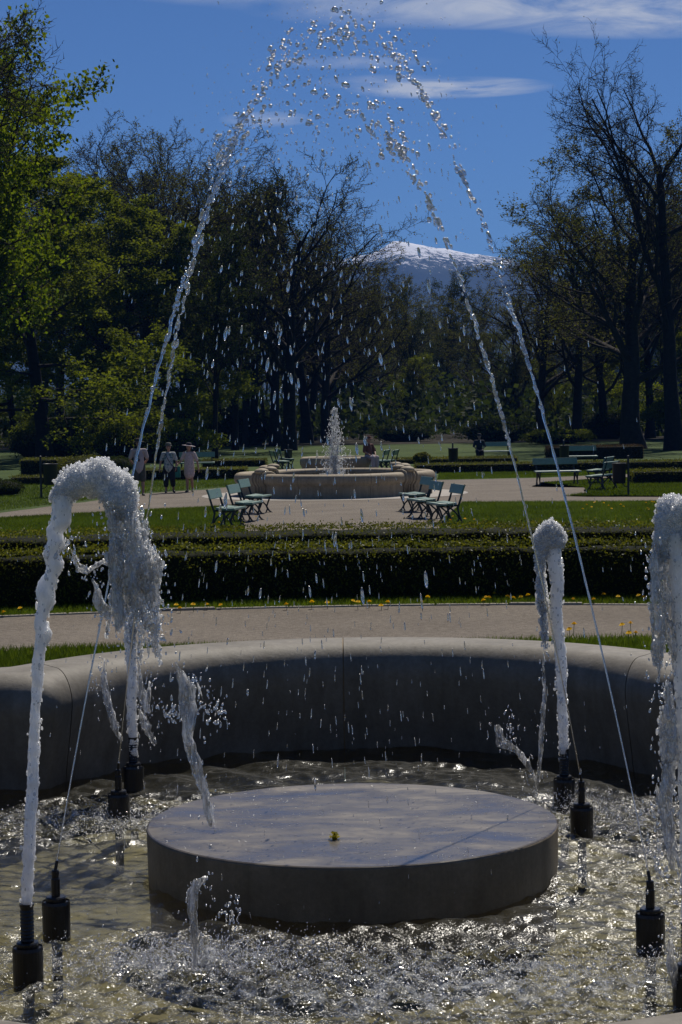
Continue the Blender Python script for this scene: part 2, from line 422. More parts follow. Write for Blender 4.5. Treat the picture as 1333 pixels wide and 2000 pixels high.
def ring_sheet(name, m, c, r0, r1, a0, a1, dz, n=160, rows=3):
    V = []; F = []
    for j in range(rows + 1):
        for i in range(n + 1):
            a = a0 + (a1 - a0) * i / n
            wob = .035 * noise.noise((a * 30, j, 3.1)) if j in (0, rows) else 0
            rr0 = r0(a) if callable(r0) else r0; r = rr0 + (r1 - rr0) * j / rows + wob
            x, y = c[0] + r * math.cos(a), c[1] + r * math.sin(a); V.append((x, y, ground_z(x, y) + dz))
    for j in range(rows):
        for i in range(n):
            a = j * (n + 1) + i; F.append((a, a + 1, a + n + 2, a + n + 1))
    return tag(np_obj(name, V, np.array(F), m), kind='structure')
PC = (0.25, 7.1)
def path_in(a): return 8.06 - .55 * math.exp(-((math.degrees(a) - 91) / 11.0) ** 2)
ring_sheet('gravel_path', M_GRAVEL, PC, path_in, 10.4, 0, 2 * math.pi, .006)

FC = Vector((-.18, 63.9))      # middle of the far basin
def far_gravel():
    px = [(-150, 1022), (0, 1012), (130, 1004), (270, 996), (370, 991), (455, 987), (470, 1005), (485, 1060), (845, 1060), (872, 1010), (905, 980), (1000, 981), (1100, 980), (1340, 978), (1500, 976),
          (1500, 969), (1340, 971), (1200, 971), (1100, 970), (1148, 963), (1140, 953), (1040, 951), (1060, 942), (1150, 936), (1245, 931), (1400, 925), (1400, 920), (1245, 926), (1040, 934), (950, 936), (853, 938), (700, 928), (560, 930), (458, 950), (400, 957), (290, 964), (130, 986), (0, 1002), (-150, 1013)]
    bm = bmesh.new(); vs = []
    pts = []
    for i, p in enumerate(px):                 # a slightly ragged edge
        q = px[(i + 1) % len(px)]
        a, b = G(*p), G(*q); k = max(1, int((b - a).length / .7))
        for s in range(k):
            w = a.lerp(b, s / k); j = .07
            pts.append((w.x + rnd.uniform(-j, j), w.y + rnd.uniform(-j, j) * 2, .006))
    f = bm.faces.new([bm.verts.new(p) for p in pts]); bmesh.ops.triangulate(bm, faces=[f])
    o = bm_obj('gravel_plaza', bm, M_GRAVEL); tag(o, kind='structure')
far_gravel()
M_PAVE = simple('pale paving', (.36, .33, .29), .85, .3, .25, 2, .2)
ring_sheet('paving', M_PAVE, FC, 2.6, 4.15, 0, 2 * math.pi, .012, 120, 1)

kerb = thing('kerb', 'pale stone edging between gravel path and dandelion strip', 'kerb'); kerb['kind'] = 'structure'
bmk = bmesh.new(); add_box(bmk, (0, 0, 0), (.62, .07, .12), .008); kme = bpy.data.meshes.new('kerb_stone'); bmk.to_mesh(kme); bmk.free(); kme.materials.append(M_KERB)
for i in range(34):
    a = R(90 - 60) + i * (.63 / 10.45); x, y = PC[0] + 10.44 * math.cos(a), PC[1] + 10.44 * math.sin(a)
    o = link(bpy.data.objects.new('kerb_stone', kme), kerb); o.location = (x, y, ground_z(x, y) + rnd.uniform(-.045, -.032)); o.rotation_euler = (0, 0, a - math.pi / 2 + rnd.uniform(-.01, .01))

# ---------------------------------------------------------------- basins
def basin_stones(parent, circles, c, prof, seams, z0, m, step=R(1.5), gap=.004):
    """lip and wall swept along the lobed outline, one mesh per stone; seams are angles"""
    seams = sorted(seams)
    for i, s in enumerate(seams):
        e = seams[(i + 1) % len(seams)] + (2 * math.pi if i == len(seams) - 1 else 0)
        rr = outline_r(circles, c, s, .2); g = gap / rr
        n = max(2, int((e - s) / step)); V = []; F = []; k = len(prof)
        for j in range(n + 1):
            th = s + g + (e - s - 2 * g) * j / n
            for off, z in prof:
                x, y = outline_pt(circles, c, th, off); V.append((x, y, z0 + z))
        for j in range(n):
            for q in range(k - 1):
                a = j * k + q; F.append((a, a + k, a + k + 1, a + 1))
        nv = len(V); V = V + V[:k] + V[-k:]
        o = mesh_obj('rim_stone', V, F + [tuple(range(nv, nv + k)), tuple(range(nv + k, nv + 2 * k))[::-1]], m, parent)
        o.data.polygons.foreach_set('use_smooth', [True] * n * (k - 1) + [False, False])
def arc(cx, cz, r, a0, a1, n): return [(cx + r * math.cos(R(a0 + (a1 - a0) * i / n)), cz + r * math.sin(R(a0 + (a1 - a0) * i / n))) for i in range(n + 1)]
# offset inward from the outer edge, height over the water
PROF_NEAR = [(.06, -.12), (.05, .30), (.0, .38)] + [(.0, .44), (.012, .49), (.045, .522), (.09, .53), (.31, .532)] + arc(.31, .385, .147, 90, -15, 12)[1:] + [(.43, .24), (.40, .12), (.375, 0), (.37, -.10), (.45, -.2), (.7, -.24)]
near = thing('fountain_basin', 'large grey stone fountain basin with thick rounded lip around the round slab', 'fountain', (0, 0, 0))
def ang(c, x, y): return math.atan2(y - c[1], x - c[0]) % (2 * math.pi)
sm = [ang(BC, -1.42, 9.66), ang(BC, 0.0, 10.6), ang(BC, 1.45, 9.7)] + [R(a) for a in (20, 160, 200, 235, 270, 305, 340)]
basin_stones(near, NEAR_CIRC, BC, PROF_NEAR, sm, WATER_Z, M_RIM, gap=.003)
basin_stones(near, NEAR_CIRC, BC, [(o + .006 if o < .2 else o - .006, z - .006 if z > .4 else z) for o, z in PROF_NEAR if z > -.15], [0.3, 3.4], WATER_Z, M_MORTAR, gap=0)
for o in near.children:
    if o.data.materials[0] == M_MORTAR: o.name = 'joint_filling'
def polar_fill(name, circles, c, off, z, m, parent=None, n=180, rings=14):
    V = [(c[0], c[1], z)]; F = []
    for j in range(1, rings + 1):
        for i in range(n):
            th = 2 * math.pi * i / n; r = outline_r(circles, c, th, off) * j / rings
            V.append((c[0] + r * math.cos(th), c[1] + r * math.sin(th), z))
    for i in range(n): F.append((0, 1 + i, 1 + (i + 1) % n))
    for j in range(rings - 1):
        for i in range(n):
            a, b = 1 + j * n + i, 1 + j * n + (i + 1) % n; F.append((a, a + n, b + n, b))
    return mesh_obj(name, V, F, m, parent)
polar_fill('basin_floor', NEAR_CIRC, BC, .40, WATER_Z - .235, M_FLOOR, near)

DC = Vector((.025, 7.575)); DR = .765; DZ = WATER_Z + .187
disc = thing('stone_slab', 'round wet stone slab rising from the middle of the pool', 'slab', (DC.x, DC.y, WATER_Z - .23))
bm = bmesh.new(); add_lathe(bm, [(DR - .012, 0), (DR - .004, .2), (DR, .405), (DR - .001, .412)], 128); bm_obj('slab_side', bm, M_DISCSIDE, disc, True)
bm = bmesh.new(); add_lathe(bm, [(DR - .001, .409), (DR - .001, .4135), (DR - .006, .417), (DR - .03, .4175)], 128); o = bm_obj('slab_top', bm, M_DISC, disc)

# water of the near pool: waves strong where the jets land
def wave_amp(x, y):
    a = .20
    for (cx, cy, rx, ry, s) in ((-1.0, 8.6, .9, .5, 1.1), (-.5, 6.3, .7, .4, 1.2), (.3, 6.0, 1.8, .65, 1.15), (1.25, 8.3, .7, .6, 1.0), (1.3, 7.2, .7, .7, .8), (1.2, 6.0, .8, .8, 1.0), (-1.2, 6.2, .7, .6, .7)):
        q = ((x - cx) / rx) ** 2 + ((y - cy) / ry) ** 2
        a = np.maximum(a, s * np.exp(-q * .9))
    return a
def build_water():
    step = .0125; xs = np.arange(-2.0, 2.01, step); ys = np.arange(3.75, 10.75, step)
    X, Y = np.meshgrid(xs, ys); rg = np.random.default_rng(3)
    H = np.zeros_like(X); A = wave_amp(X, Y)
    for k in range(26):                       # slow swell and chop
        lam = rg.uniform(.16, .5); th = rg.uniform(0, 2 * math.pi); ph = rg.uniform(0, 7)
        H += .0017 * lam / .3 * np.sin((X * math.cos(th) + Y * math.sin(th)) * 2 * math.pi / lam + ph + 1.2 * np.sin(X * 3 + Y * 2 + k))
    H2 = np.zeros_like(X)
    for k in range(40):
        lam = rg.uniform(.04, .12); th = rg.uniform(0, 2 * math.pi); ph = rg.uniform(0, 7)
        H2 += .0021 * lam / .08 * np.sin((X * math.cos(th) + Y * math.sin(th)) * 2 * math.pi / lam + ph + 1.8 * np.sin(X * 9 + 1.3 * k) + 1.5 * np.cos(Y * 8 + k))
    Z = WATER_Z + H + H2 * A
    inside = np.zeros(X.shape, bool)
    for (cx, cy, r) in NEAR_CIRC: inside |= (X - cx) ** 2 + (Y - cy) ** 2 < (r - .34) ** 2
    idx = np.arange(X.size).reshape(X.shape)
    ok = inside[:-1, :-1] & inside[1:, :-1] & inside[:-1, 1:] & inside[1:, 1:]
    F = np.stack([idx[:-1, :-1][ok], idx[:-1, 1:][ok], idx[1:, 1:][ok], idx[1:, :-1][ok]], 1)
    V = np.stack([X.ravel(), Y.ravel(), Z.ravel()], 1)
    used = np.unique(F); mp = -np.ones(len(V), int); mp[used] = np.arange(len(used))
    o = tag(np_obj('water', V[used], mp[F], M_WATER, smooth=True), kind='structure')
    at = o.data.attributes.new('churn', 'FLOAT', 'POINT'); at.data.foreach_set('value', np.broadcast_to(A, X.shape).ravel()[used].astype(np.float32))
build_water()

# ---------------------------------------------------------------- nozzles
def nozzle(name, label, loc, kind, lean=(0, 0), group=None):
    t = thing(name, label, 'nozzle', (loc[0], loc[1], WATER_Z - .235), rnd.uniform(0, 6), group)
    b = .235
    bm = bmesh.new(); add_lathe(bm, [(.018, 0), (.018, b - .03), (.046, b - .028), (.047, b + .07), (.0475, b + .095), (.045, b + .105), (.044, b + .1)], 28); bm_obj('housing', bm, M_BLACK, t, False)
    bm = bmesh.new(); add_lathe(bm, [(.034, b + .098), (.034, b + .116), (.031, b + .12)], 24); bm_obj('collar', bm, M_BLACK, t)
    bm = bmesh.new()
    if kind == 'foam':
        pr = [(.019, b + .118)]
        for i in range(9): pr += [(.0215, b + .125 + i * .011), (.0195, b + .131 + i * .011)]
        pr += [(.021, b + .228), (.0225, b + .231), (.0225, b + .237), (.017, b + .238)]
        add_lathe(bm, pr, 20); bm_obj('stem', bm, M_BLACK, t)
        top = .237
    else:
        add_lathe(bm, [(.0145, b + .118), (.0145, b + .178), (.0125, b + .182), (.0125, b + .186)], 18); bm_obj('stem', bm, M_BLACK, t)
        bm = bmesh.new(); add_lathe(bm, [(.0115, b + .186), (.0125, b + .19), (.0125, b + .205), (.010, b + .209)], 16); bm_obj('swivel', bm, M_BLACK, t)
        t.rotation_euler = (0, 0, 0)
        bm = bmesh.new(); p0 = Vector((0, 0, b + .205)); d = Vector((lean[0], lean[1], 1)).normalized()
        add_tube(bm, [p0, p0 + d * .034], .0055, 12); bm_obj('spout', bm, M_BLACK, t)
        top = .205 + .034
    return t, top
foam_px = {'fl': (56, 1915), 'bl': (262, 1540), 'br': (1103, 1568), 'fr': (1346, 1962)}
thin_px = {'fl': (111, 1820), 'bl': (233, 1598), 'br': (1137, 1626), 'fr': (1271, 1846)}
FN = {k: G(*v, WATER_Z) for k, v in foam_px.items()}
TN = {k: G(*v, WATER_Z) for k, v in thin_px.items()}
side = {'f': 'in front of', 'b': 'behind'}
for k, p in FN.items():
    nozzle('foam_nozzle', {'fl': 'black ribbed nozzle feeding the tallest white foam jet with the arching crown', 'bl': 'black ribbed nozzle beside splashing foam, behind slanted thin spout, left of the slab',
                           'br': 'black ribbed nozzle under the short foam jet with rounded head', 'fr': 'black ribbed nozzle partly hidden by the pale front rim'}[k], p, 'foam', group='foam nozzles')
JETS = {}
for k, p in TN.items():
    apex = Vector(({'fl': .04, 'bl': -.24}.get(k, 0.0), 7.6, 4.17 if k[0] == 'f' else 3.91))
    base = Vector((p.x, p.y, WATER_Z + .215)); h = apex.z - base.z
    hd = Vector((apex.x - base.x, apex.y - base.y)); lean = hd / (2 * h)
    nozzle('jet_nozzle', {'fl': 'thin black nozzle with tilted spout beside the tall ribbed nozzle, left of slab', 'bl': 'thin black nozzle with tilted spout standing close before splashing foam',
                          'br': 'thin black nozzle with tilted spout right of slab, near short foam jet', 'fr': 'thin black nozzle with tilted spout standing alone right of the slab'}[k], p, 'thin', lean, 'thin jet nozzles')
    d = Vector((lean.x, lean.y, 1)).normalized()
    JETS[k] = (Vector((p.x, p.y, WATER_Z + .205)) + d * .034, apex)

# ---------------------------------------------------------------- thin arching jets and their drops
ICO = None
def ico(sub):
    bm = bmesh.new(); bmesh.ops.create_icosphere(bm, subdivisions=sub, radius=1)
    V = np.array([v.co[:] for v in bm.verts]); F = np.array([[v.index for v in f.verts] for f in bm.faces]); bm.free(); return V, F
ICO1, ICO2 = ico(1), ico(2)
def drops_obj(name, P, S, DIR, m, parent=None, base=ICO1, lump=.13):
    """ellipsoid drops: P centres, S (radius, stretch) along DIR"""
    BV, BF = base; n = len(P); rg = np.random.default_rng(len(P))
    DIR = DIR / np.linalg.norm(DIR, axis=1, keepdims=True)
    a = np.where(np.abs(DIR[:, 2:3]) < .9, np.array([[0, 0, 1.]]), np.array([[1., 0, 0]]))
    n1 = np.cross(DIR, a); n1 /= np.linalg.norm(n1, axis=1, keepdims=True); n2 = np.cross(DIR, n1)
    V = np.repeat(BV[None], n, 0)
    V = V * (1 + lump * rg.normal(size=(n, len(BV), 1)) * .5)
    r = S[:, 0][:, None, None]; st = S[:, 1][:, None, None]
    out = P[:, None] + (V[..., 0:1] * n1[:, None] + V[..., 1:2] * n2[:, None]) * r + V[..., 2:3] * DIR[:, None] * r * st
    F = (BF[None] + (np.arange(n) * len(BV))[:, None, None]).reshape(-1, 3)
    return np_obj(name, out.reshape(-1, 3), F, m, parent, True)
jet_lab = {'fl': 'thin clear water jet arching from the nozzle beside the tallest foam jet', 'bl': 'thin clear water jet rising from behind the left foam splash',
           'br': 'thin clear water jet leaning inward close past the short rounded foam jet', 'fr': 'thin clear water jet crossing before hedges from lone right nozzle'}
for k, (b0, apex) in JETS.items():
    t = thing('water_jet', jet_lab[k], 'water jet', b0, 0, 'thin arching water jets')
    rg = np.random.default_rng({'fl': 1, 'bl': 2, 'br': 3, 'fr': 4}[k])
    hd = Vector((apex.x - b0.x, apex.y - b0.y, 0)); h = apex.z - b0.z
    def pos(s, kk=1.0): return hd * (s if s < 1 else 1 + (s - 1) * .5) * kk + Vector((0, 0, h * (2 * s - s * s)))
    def vel(s): return hd * (1 if s < 1 else .5) + Vector((0, 0, h * (2 - 2 * s)))
    # unbroken part, swelling into beads as it rises
    bm = bmesh.new(); pts = []; rad = []; n = 240; s1 = .40
    for i in range(n):
        s = s1 * (i / (n - 1)); w = max(0, (s - .05) / (s1 - .05))
        jit = Vector((noise.noise((s * 60, 1, n)), noise.noise((s * 60, 7, 2)), 0)) * .010 * w * w
        pts.append(pos(s) + jit); rad.append(.0022 + .0024 * w * (1.0 + 1.3 * noise.noise((s * 130, 3, hd.x))) + .001 * rg.random() * w)
    rad = [max(.0022, r) for r in rad]
    add_tube(bm, pts, rad, 8); bm_obj('stream', bm, M_DROP, t, True)
    P = []; S = []; DR_ = []
    for i in range(160):                     # clots riding up
        s = rg.uniform(.3, .8); v = vel(s); w = (s - .2)
        p = pos(s) + Vector(rg.normal(size=3)) * .018 * w
        P.append(p[:]); S.append((min(.009, .0050 * math.exp(rg.normal() * .35)), rg.uniform(1.3, 3.2) if s < .65 else rg.uniform(1, 1.6))); DR_.append(v[:])
    for i in range(150):                     # torn apart over the top and falling
        s = .75 + 1.1 * rg.random() ** 2.0; f = rg.normal(1, .05 + .06 * max(0, s - .8)); v = vel(s)
        p = pos(s); p = Vector((p.x * f, p.y * f, p.z * (1 + rg.normal() * .006))) + Vector(rg.normal(size=3)) * (.03 + .07 * max(0, s - .9))
        P.append(p[:]); S.append((min(.0105, .0056 * math.exp(rg.normal() * .4)) * (1 if s < 1.15 else .6), 1 + abs(rg.normal()) * .5 + 5.5 * max(0, s - 1.12))); DR_.append(v[:])
    for i in range(430):                     # fine droplets
        s = .55 + 1.4 * rg.random(); v = vel(s); f = rg.normal(1, .14)
        p = pos(s); p = Vector((p.x * f, p.y * f, p.z * (1 + rg.normal() * .014))) + Vector(rg.normal(size=3)) * (.05 + .13 * max(0, s - .7))
        P.append(p[:]); S.append((rg.uniform(.0009, .0024), 1.2 + 8 * max(0, s - 1.0))); DR_.append(v[:])
    o = drops_obj('droplets', np.array(P), np.array(S), np.array(DR_), M_DROP, t, ICO2); o['kind'] = 'stuff'

# fine rain between the jets
P = []; S = []; Dd = []
for i in range(480):
    x = nrng.normal(.05, .6); y = nrng.uniform(6.4, 9.4); z = WATER_Z + .02 + 2.0 * nrng.random() ** 1.2
    P.append((x, y, z)); S.append((nrng.uniform(.0009, .002) * (2.2 if nrng.random() < .08 else 1), nrng.uniform(3, 9))); Dd.append((nrng.normal() * .08 + .1 * x, nrng.normal() * .05, -1))
tag(drops_obj('falling_spray', np.array(P), np.array(S), np.array(Dd), M_DROP), 'fine droplets raining down over the pool between the jets', 'spray', kind='stuff')

# ---------------------------------------------------------------- foam jets
def disp(me, amp, freq, seed, zsq=.5):
    n = len(me.vertices); co = np.empty(n * 3, np.float32); me.vertices.foreach_get('co', co); co = co.reshape(-1, 3)
    no = np.empty(n * 3, np.float32); me.vertices.foreach_get('normal', no); no = no.reshape(-1, 3)
    d = np.array([noise.noise((c[0] * freq + seed, c[1] * freq, c[2] * freq * zsq)) + .5 * noise.noise((c[0] * freq * 2.7, c[1] * freq * 2.7 + seed, c[2] * freq * 2.2 * zsq)) for c in co])
    co += no * (d * amp)[:, None]; me.vertices.foreach_set('co', co.ravel()); me.update()
def px_chain(bm, chain, Y, sides=12, dy=0.0, flat=1.0):
    pts = [D(x, y, Y + dy) for x, y, w in chain]; rad = [w / 4000 * Y for x, y, w in chain]
    P = []; Rr = []
    for i in range(len(pts) - 1):            # smooth interpolation
        for s in range(4):
            f = s / 4; P.append(pts[i].lerp(pts[i + 1], f)); Rr.append(rad[i] * (1 - f) + rad[i + 1] * f)
    P.append(pts[-1]); Rr.append(rad[-1]); add_tube(bm, P, Rr, sides)
def foam_jet(label, Y, column, crown, strands, bits, seed, vox=.006):
    t = thing('foam_jet', label, 'foam jet', D(column[0][0], column[0][1], Y), 0, 'white foaming jets')
    inv = Matrix.Translation(-t.location)
    def put(name, bm, m, vx, amp, freq, zs):
        me = fuse(bm, vx, 2); disp(me, amp, freq, seed, zs); me.transform(inv); o = me_obj(name, me, m, t)
        nb = {'crown': 2400, 'falling_sheet': 1500, 'column': 350}.get(name, 0)
        if nb:                                # froth: real bubbles and beads clinging to the surface
            q = np.random.default_rng(seed + nb); nvt = len(me.vertices); co = np.empty(nvt * 3, np.float32); me.vertices.foreach_get('co', co); co = co.reshape(-1, 3)
            no = np.empty(nvt * 3, np.float32); me.vertices.foreach_get('normal', no); no = no.reshape(-1, 3); ii = q.integers(0, nvt, nb)
            rr = np.minimum(.0065, .0022 * np.exp(q.normal(size=nb) * .5)) * (Y / 6.2) ** .5
            f = drops_obj('froth', (co[ii] + no[ii] * (rr * q.uniform(-.2, 1.6, nb))[:, None]).astype(float), np.stack([rr, q.uniform(.9, 2.6 if name != 'crown' else 1.2, nb)], 1), np.stack([q.normal(size=nb) * .2, q.normal(size=nb) * .2, np.ones(nb)], 1), M_FROTH, o); f['kind'] = 'stuff'
        return o
    bm = bmesh.new(); px_chain(bm, column, Y); put('column', bm, M_COLUMN, vox, .005, 40, .8)
    bm = bmesh.new()
    for (x, y, r, dy) in crown: add_ball(bm, D(x, y, Y + dy), r / 4000 * Y, 2)
    put('crown', bm, M_FOAM, vox, .007, 34, 1)
    if strands:
        rg = random.Random(seed); bm = bmesh.new()
        for (x0, y0, x1, y1, n, w, spread) in strands:
            for i in range(n):
                f = rg.random(); a = rg.uniform(0, .45); e = rg.uniform(.45, 1.05)
                ch = []
                for q in range(7):
                    s = a + (e - a) * q / 6
                    ch.append((x0 + (x1 - x0) * s + (f - .5) * spread * (.6 + .5 * s) + rg.uniform(-3, 3), y0 + (y1 - y0) * s, w * rg.uniform(.6, 1.25) * (1 - .45 * s) * (.35 if q in (0, 6) else 1)))
                px_chain(bm, ch, Y, 8, rg.uniform(-.05, .05))
        put('falling_sheet', bm, M_SHEET, vox, .004, 50, .25)
    if bits:
        rb = random.Random(seed)
        for ch in bits:                        # ragged: a main thread, side threads and clots
            bm = bmesh.new(); n = len(ch); dy = rb.uniform(-.04, .04)
            for w0, off in ((1.0, 0), (.6, 5), (.55, -5), (.4, 9)):
                a, e = (0, n) if w0 == 1 else (rb.randrange(0, max(1, n - 1)), n)
                sub = ch[a:e]
                if len(sub) < 2 or (n < 3 and w0 < 1): continue
                px_chain(bm, [(x + off * rb.uniform(.3, 1.2) * w / 9, y + rb.uniform(-6, 6), w * w0 * rb.uniform(.55, 1.1) * (.3 if i in (0, len(sub) - 1) else 1)) for i, (x, y, w) in enumerate(sub)], Y, 8, dy + rb.uniform(-.012, .012))
            o = put('torn_strand', bm, M_SHEET, vox * .7, .006, 60, .5)
    rg = np.random.default_rng(seed)
    P = []; S = []; DD = []
    for (x0, y0, x1, y1, n, w, spread) in strands:
        for i in range(n * 9):
            s = rg.random() * 1.15; p = D(x0 + (x1 - x0) * s + rg.normal() * spread * .42, y0 + (y1 - y0) * s + rg.normal() * 8, Y + rg.normal() * .05)
            P.append((p - t.location)[:]); S.append((rg.uniform(.0012, .0042), rg.uniform(1, 3.5))); DD.append((rg.normal() * .2, 0, -1))
    for ch in bits:
        for i in range(45):
            x, y, w = ch[rg.integers(0, len(ch))]; p = D(x + rg.normal() * (6 + w), y + rg.normal() * 16, Y + rg.normal() * .03)
            P.append((p - t.location)[:]); S.append((rg.uniform(.0012, .0045), rg.uniform(1, 3))); DD.append((rg.normal() * .3, 0, -1))
    if P:
        o = drops_obj('droplets', np.array(P), np.array(S), np.array(DD), M_DROP, t); o['kind'] = 'stuff'
YFL = FN['fl'].y; YBL = FN['bl'].y; YBR = FN['br'].y; YFR = FN['fr'].y
foam_jet('tallest white foam jet, twisted column under an arching bubbly crown', YFL,
    [(52, 1782, 12), (56, 1690, 12), (62, 1580, 12), (66, 1480, 12), (69, 1400, 11), (72, 1340, 11), (75, 1290, 12), (79, 1258, 13), (86, 1237, 17), (79, 1214, 13), (84, 1194, 13), (92, 1176, 17), (89, 1153, 18), (100, 1124, 14), (109, 1102, 17), (97, 1080, 14), (111, 1058, 17), (105, 1038, 15), (121, 1014, 20), (122, 985, 20), (124, 965, 22)],
    [(122, 962, 20, 0), (130, 950, 24, 0), (142, 938, 26, .02), (158, 932, 28, 0), (172, 934, 27, -.02), (180, 926, 26, .02), (196, 922, 26, -.01), (204, 926, 27, .02), (190, 940, 26, .02), (214, 936, 28, 0), (228, 944, 29, .02), (238, 956, 30, .01), (242, 975, 27, 0), (232, 990, 27, .01), (210, 952, 26, .02), (222, 968, 26, -.02), (172, 948, 18, 0), (152, 952, 18, 0), (112, 970, 14, 0), (250, 995, 20, 0), (102, 975, 6, 0), (196, 912, 18, 0), (150, 920, 14, .01), (245, 938, 16, 0), (165, 942, 29, 0), (186, 942, 31, .01), (206, 945, 33, 0), (143, 950, 27, .01), (226, 955, 33, 0), (240, 972, 29, .01)],
    [(238, 965, 262, 1230, 30, 10, 70), (255, 985, 285, 1190, 22, 10, 60), (300, 1075, 305, 1190, 6, 8, 25), (215, 975, 240, 1090, 8, 8, 30)],
    [[(135, 1062, 4), (146, 1085, 5), (152, 1108, 6), (170, 1120, 7), (182, 1108, 6), (200, 1100, 6), (212, 1102, 5)], [(180, 1125, 4), (190, 1150, 5), (192, 1175, 12), (205, 1195, 12), (222, 1204, 9)],
     [(100, 1068, 7), (118, 1066, 9), (134, 1062, 6)], [(345, 1300, 8), (362, 1345, 13), (370, 1390, 15), (366, 1440, 14), (382, 1490, 12), (400, 1545, 10), (408, 1590, 9), (414, 1622, 6)],
     [(385, 1335, 8), (398, 1370, 9)], [(318, 1392, 5), (350, 1394, 6)], [(405, 1712, 9), (385, 1725, 11), (376, 1750, 11), (378, 1800, 8), (380, 1850, 8), (382, 1890, 12)], [(452, 1772, 9), (455, 1790, 9)], [(424, 1385, 7), (420, 1405, 6)], [(302, 1200, 7), (318, 1235, 5)]],
    5, .0045)
foam_jet('pale foam jet behind the tallest one, splashing round its nozzle', YBL,
    [(262, 1478, 9), (258, 1400, 10), (258, 1330, 10), (256, 1270, 11), (254, 1220, 12), (256, 1160, 13), (260, 1100, 14)],
    [(262, 1085, 18, 0), (275, 1070, 18, 0), (288, 1085, 16, 0), (250, 1075, 15, 0)],
    [(280, 1090, 285, 1300, 14, 7, 60), (232, 1100, 225, 1260, 5, 6, 30)],
    [[(205, 1285, 5), (202, 1330, 7), (212, 1380, 7), (226, 1420, 7), (238, 1450, 5)], [(272, 1300, 5), (275, 1350, 8), (285, 1390, 6), (292, 1330, 6)], [(275, 1385, 10), (285, 1420, 9), (302, 1455, 6)], [(192, 1310, 4), (194, 1345, 5)]],
    6, .006)
foam_jet('short foam jet with rounded head by the right side of the slab', YBR,
    [(1102, 1482, 9), (1100, 1420, 10), (1098, 1360, 10), (1096, 1300, 11), (1092, 1240, 11), (1086, 1190, 12), (1090, 1140, 13), (1084, 1100, 15), (1082, 1070, 15)],
    [(1080, 1055, 20, 0), (1070, 1042, 20, .02), (1076, 1036, 20, -.01), (1062, 1052, 18, 0), (1086, 1048, 19, .01), (1060, 1070, 15, 0), (1056, 1090, 12, 0), (1098, 1058, 7, 0), (1055, 1110, 10, 0)],
    [(1056, 1085, 1066, 1260, 8, 7, 14)],
    [[(1066, 1240, 6), (1062, 1300, 5), (1064, 1360, 5), (1058, 1430, 6), (1054, 1490, 5), (1048, 1555, 8)], [(970, 1415, 8), (980, 1448, 10), (1005, 1462, 7), (1030, 1490, 6), (1048, 1530, 6)], [(995, 1440, 4), (1000, 1412, 4)]],
    7, .006)
foam_jet('thick foam jet at the right rim with a heavy falling sheet', YFR,
    [(1346, 1840, 13), (1344, 1700, 14), (1340, 1560, 14), (1336, 1420, 15), (1332, 1300, 16), (1328, 1200, 17), (1326, 1100, 20), (1322, 1040, 26)],
    [(1316, 1010, 30, 0), (1308, 992, 26, .01), (1330, 1000, 32, 0), (1300, 1020, 24, 0), (1350, 1010, 32, .02), (1362, 1040, 30, 0), (1298, 1050, 22, 0), (1292, 1080, 18, 0), (1345, 1045, 30, 0)],
    [(1290, 1050, 1300, 1330, 22, 9, 50), (1298, 1300, 1308, 1560, 12, 9, 34), (1375, 1060, 1390, 1500, 10, 10, 50)],
    [[(1302, 1480, 10), (1300, 1560, 12), (1308, 1640, 13), (1318, 1700, 16)], [(1282, 1530, 5), (1290, 1570, 8), (1300, 1620, 8)], [(1308, 1830, 6), (1312, 1880, 10), (1318, 1930, 14)], [(1272, 1670, 6), (1288, 1705, 4), (1318, 1740, 3)]],
    8, .0055)

# churned foam, bubbles and splash crowns where the water comes down
def churn():
    P = []; S = []; DD = []; rg = np.random.default_rng(21)
    for (cx, cy, rx, ry, n, hmax) in ((-.95, 8.55, .5, .28, 1500, .05), (-.45, 6.3, .38, .16, 2300, .09), (.35, 6.15, .95, .22, 2000, .05), (1.15, 8.5, .42, .3, 1300, .05), (1.4, 6.3, .35, .4, 1300, .09), (.95, 8.75, .16, .1, 500, .08), (.3, 5.6, 1.1, .3, 700, .03), (1.3, 7.6, .4, .4, 500, .03), (-1.1, 6.4, .5, .4, 400, .03)):
        for i in range(n * 2):
            x = rg.normal(cx, rx * .6); y = rg.normal(cy, ry * .6)
            if (x - DC.x) ** 2 + (y - DC.y) ** 2 < (DR + .02) ** 2: continue
            P.append((x, y, WATER_Z + abs(rg.normal()) * hmax * .45 - .002)); S.append((rg.uniform(.0008, .0026) * (1 if rg.random() < .93 else 1.8), rg.uniform(.8, 2.2))); DD.append((rg.normal(), rg.normal(), rg.normal() + .5))
    o = drops_obj('churned_foam', np.array(P), np.array(S), np.array(DD), M_DROP); tag(o, 'sparkling bubbles and splashes churned up on the pool', 'foam', kind='stuff')
churn()
# wet beads on the slab
P = []; S = []; DD = []
for i in range(500):
    a = nrng.uniform(0, 6.283); r = DR * .97 * math.sqrt(nrng.random())
    P.append((DC.x + r * math.cos(a), DC.y + r * math.sin(a), DZ + .001)); S.append((nrng.uniform(.001, .003), 1)); DD.append((1, 0, 0.01))
tag(drops_obj('water_beads', np.array(P), np.array(S), np.array(DD), M_DROP), 'small water beads lying on the round slab', 'beads', kind='stuff')
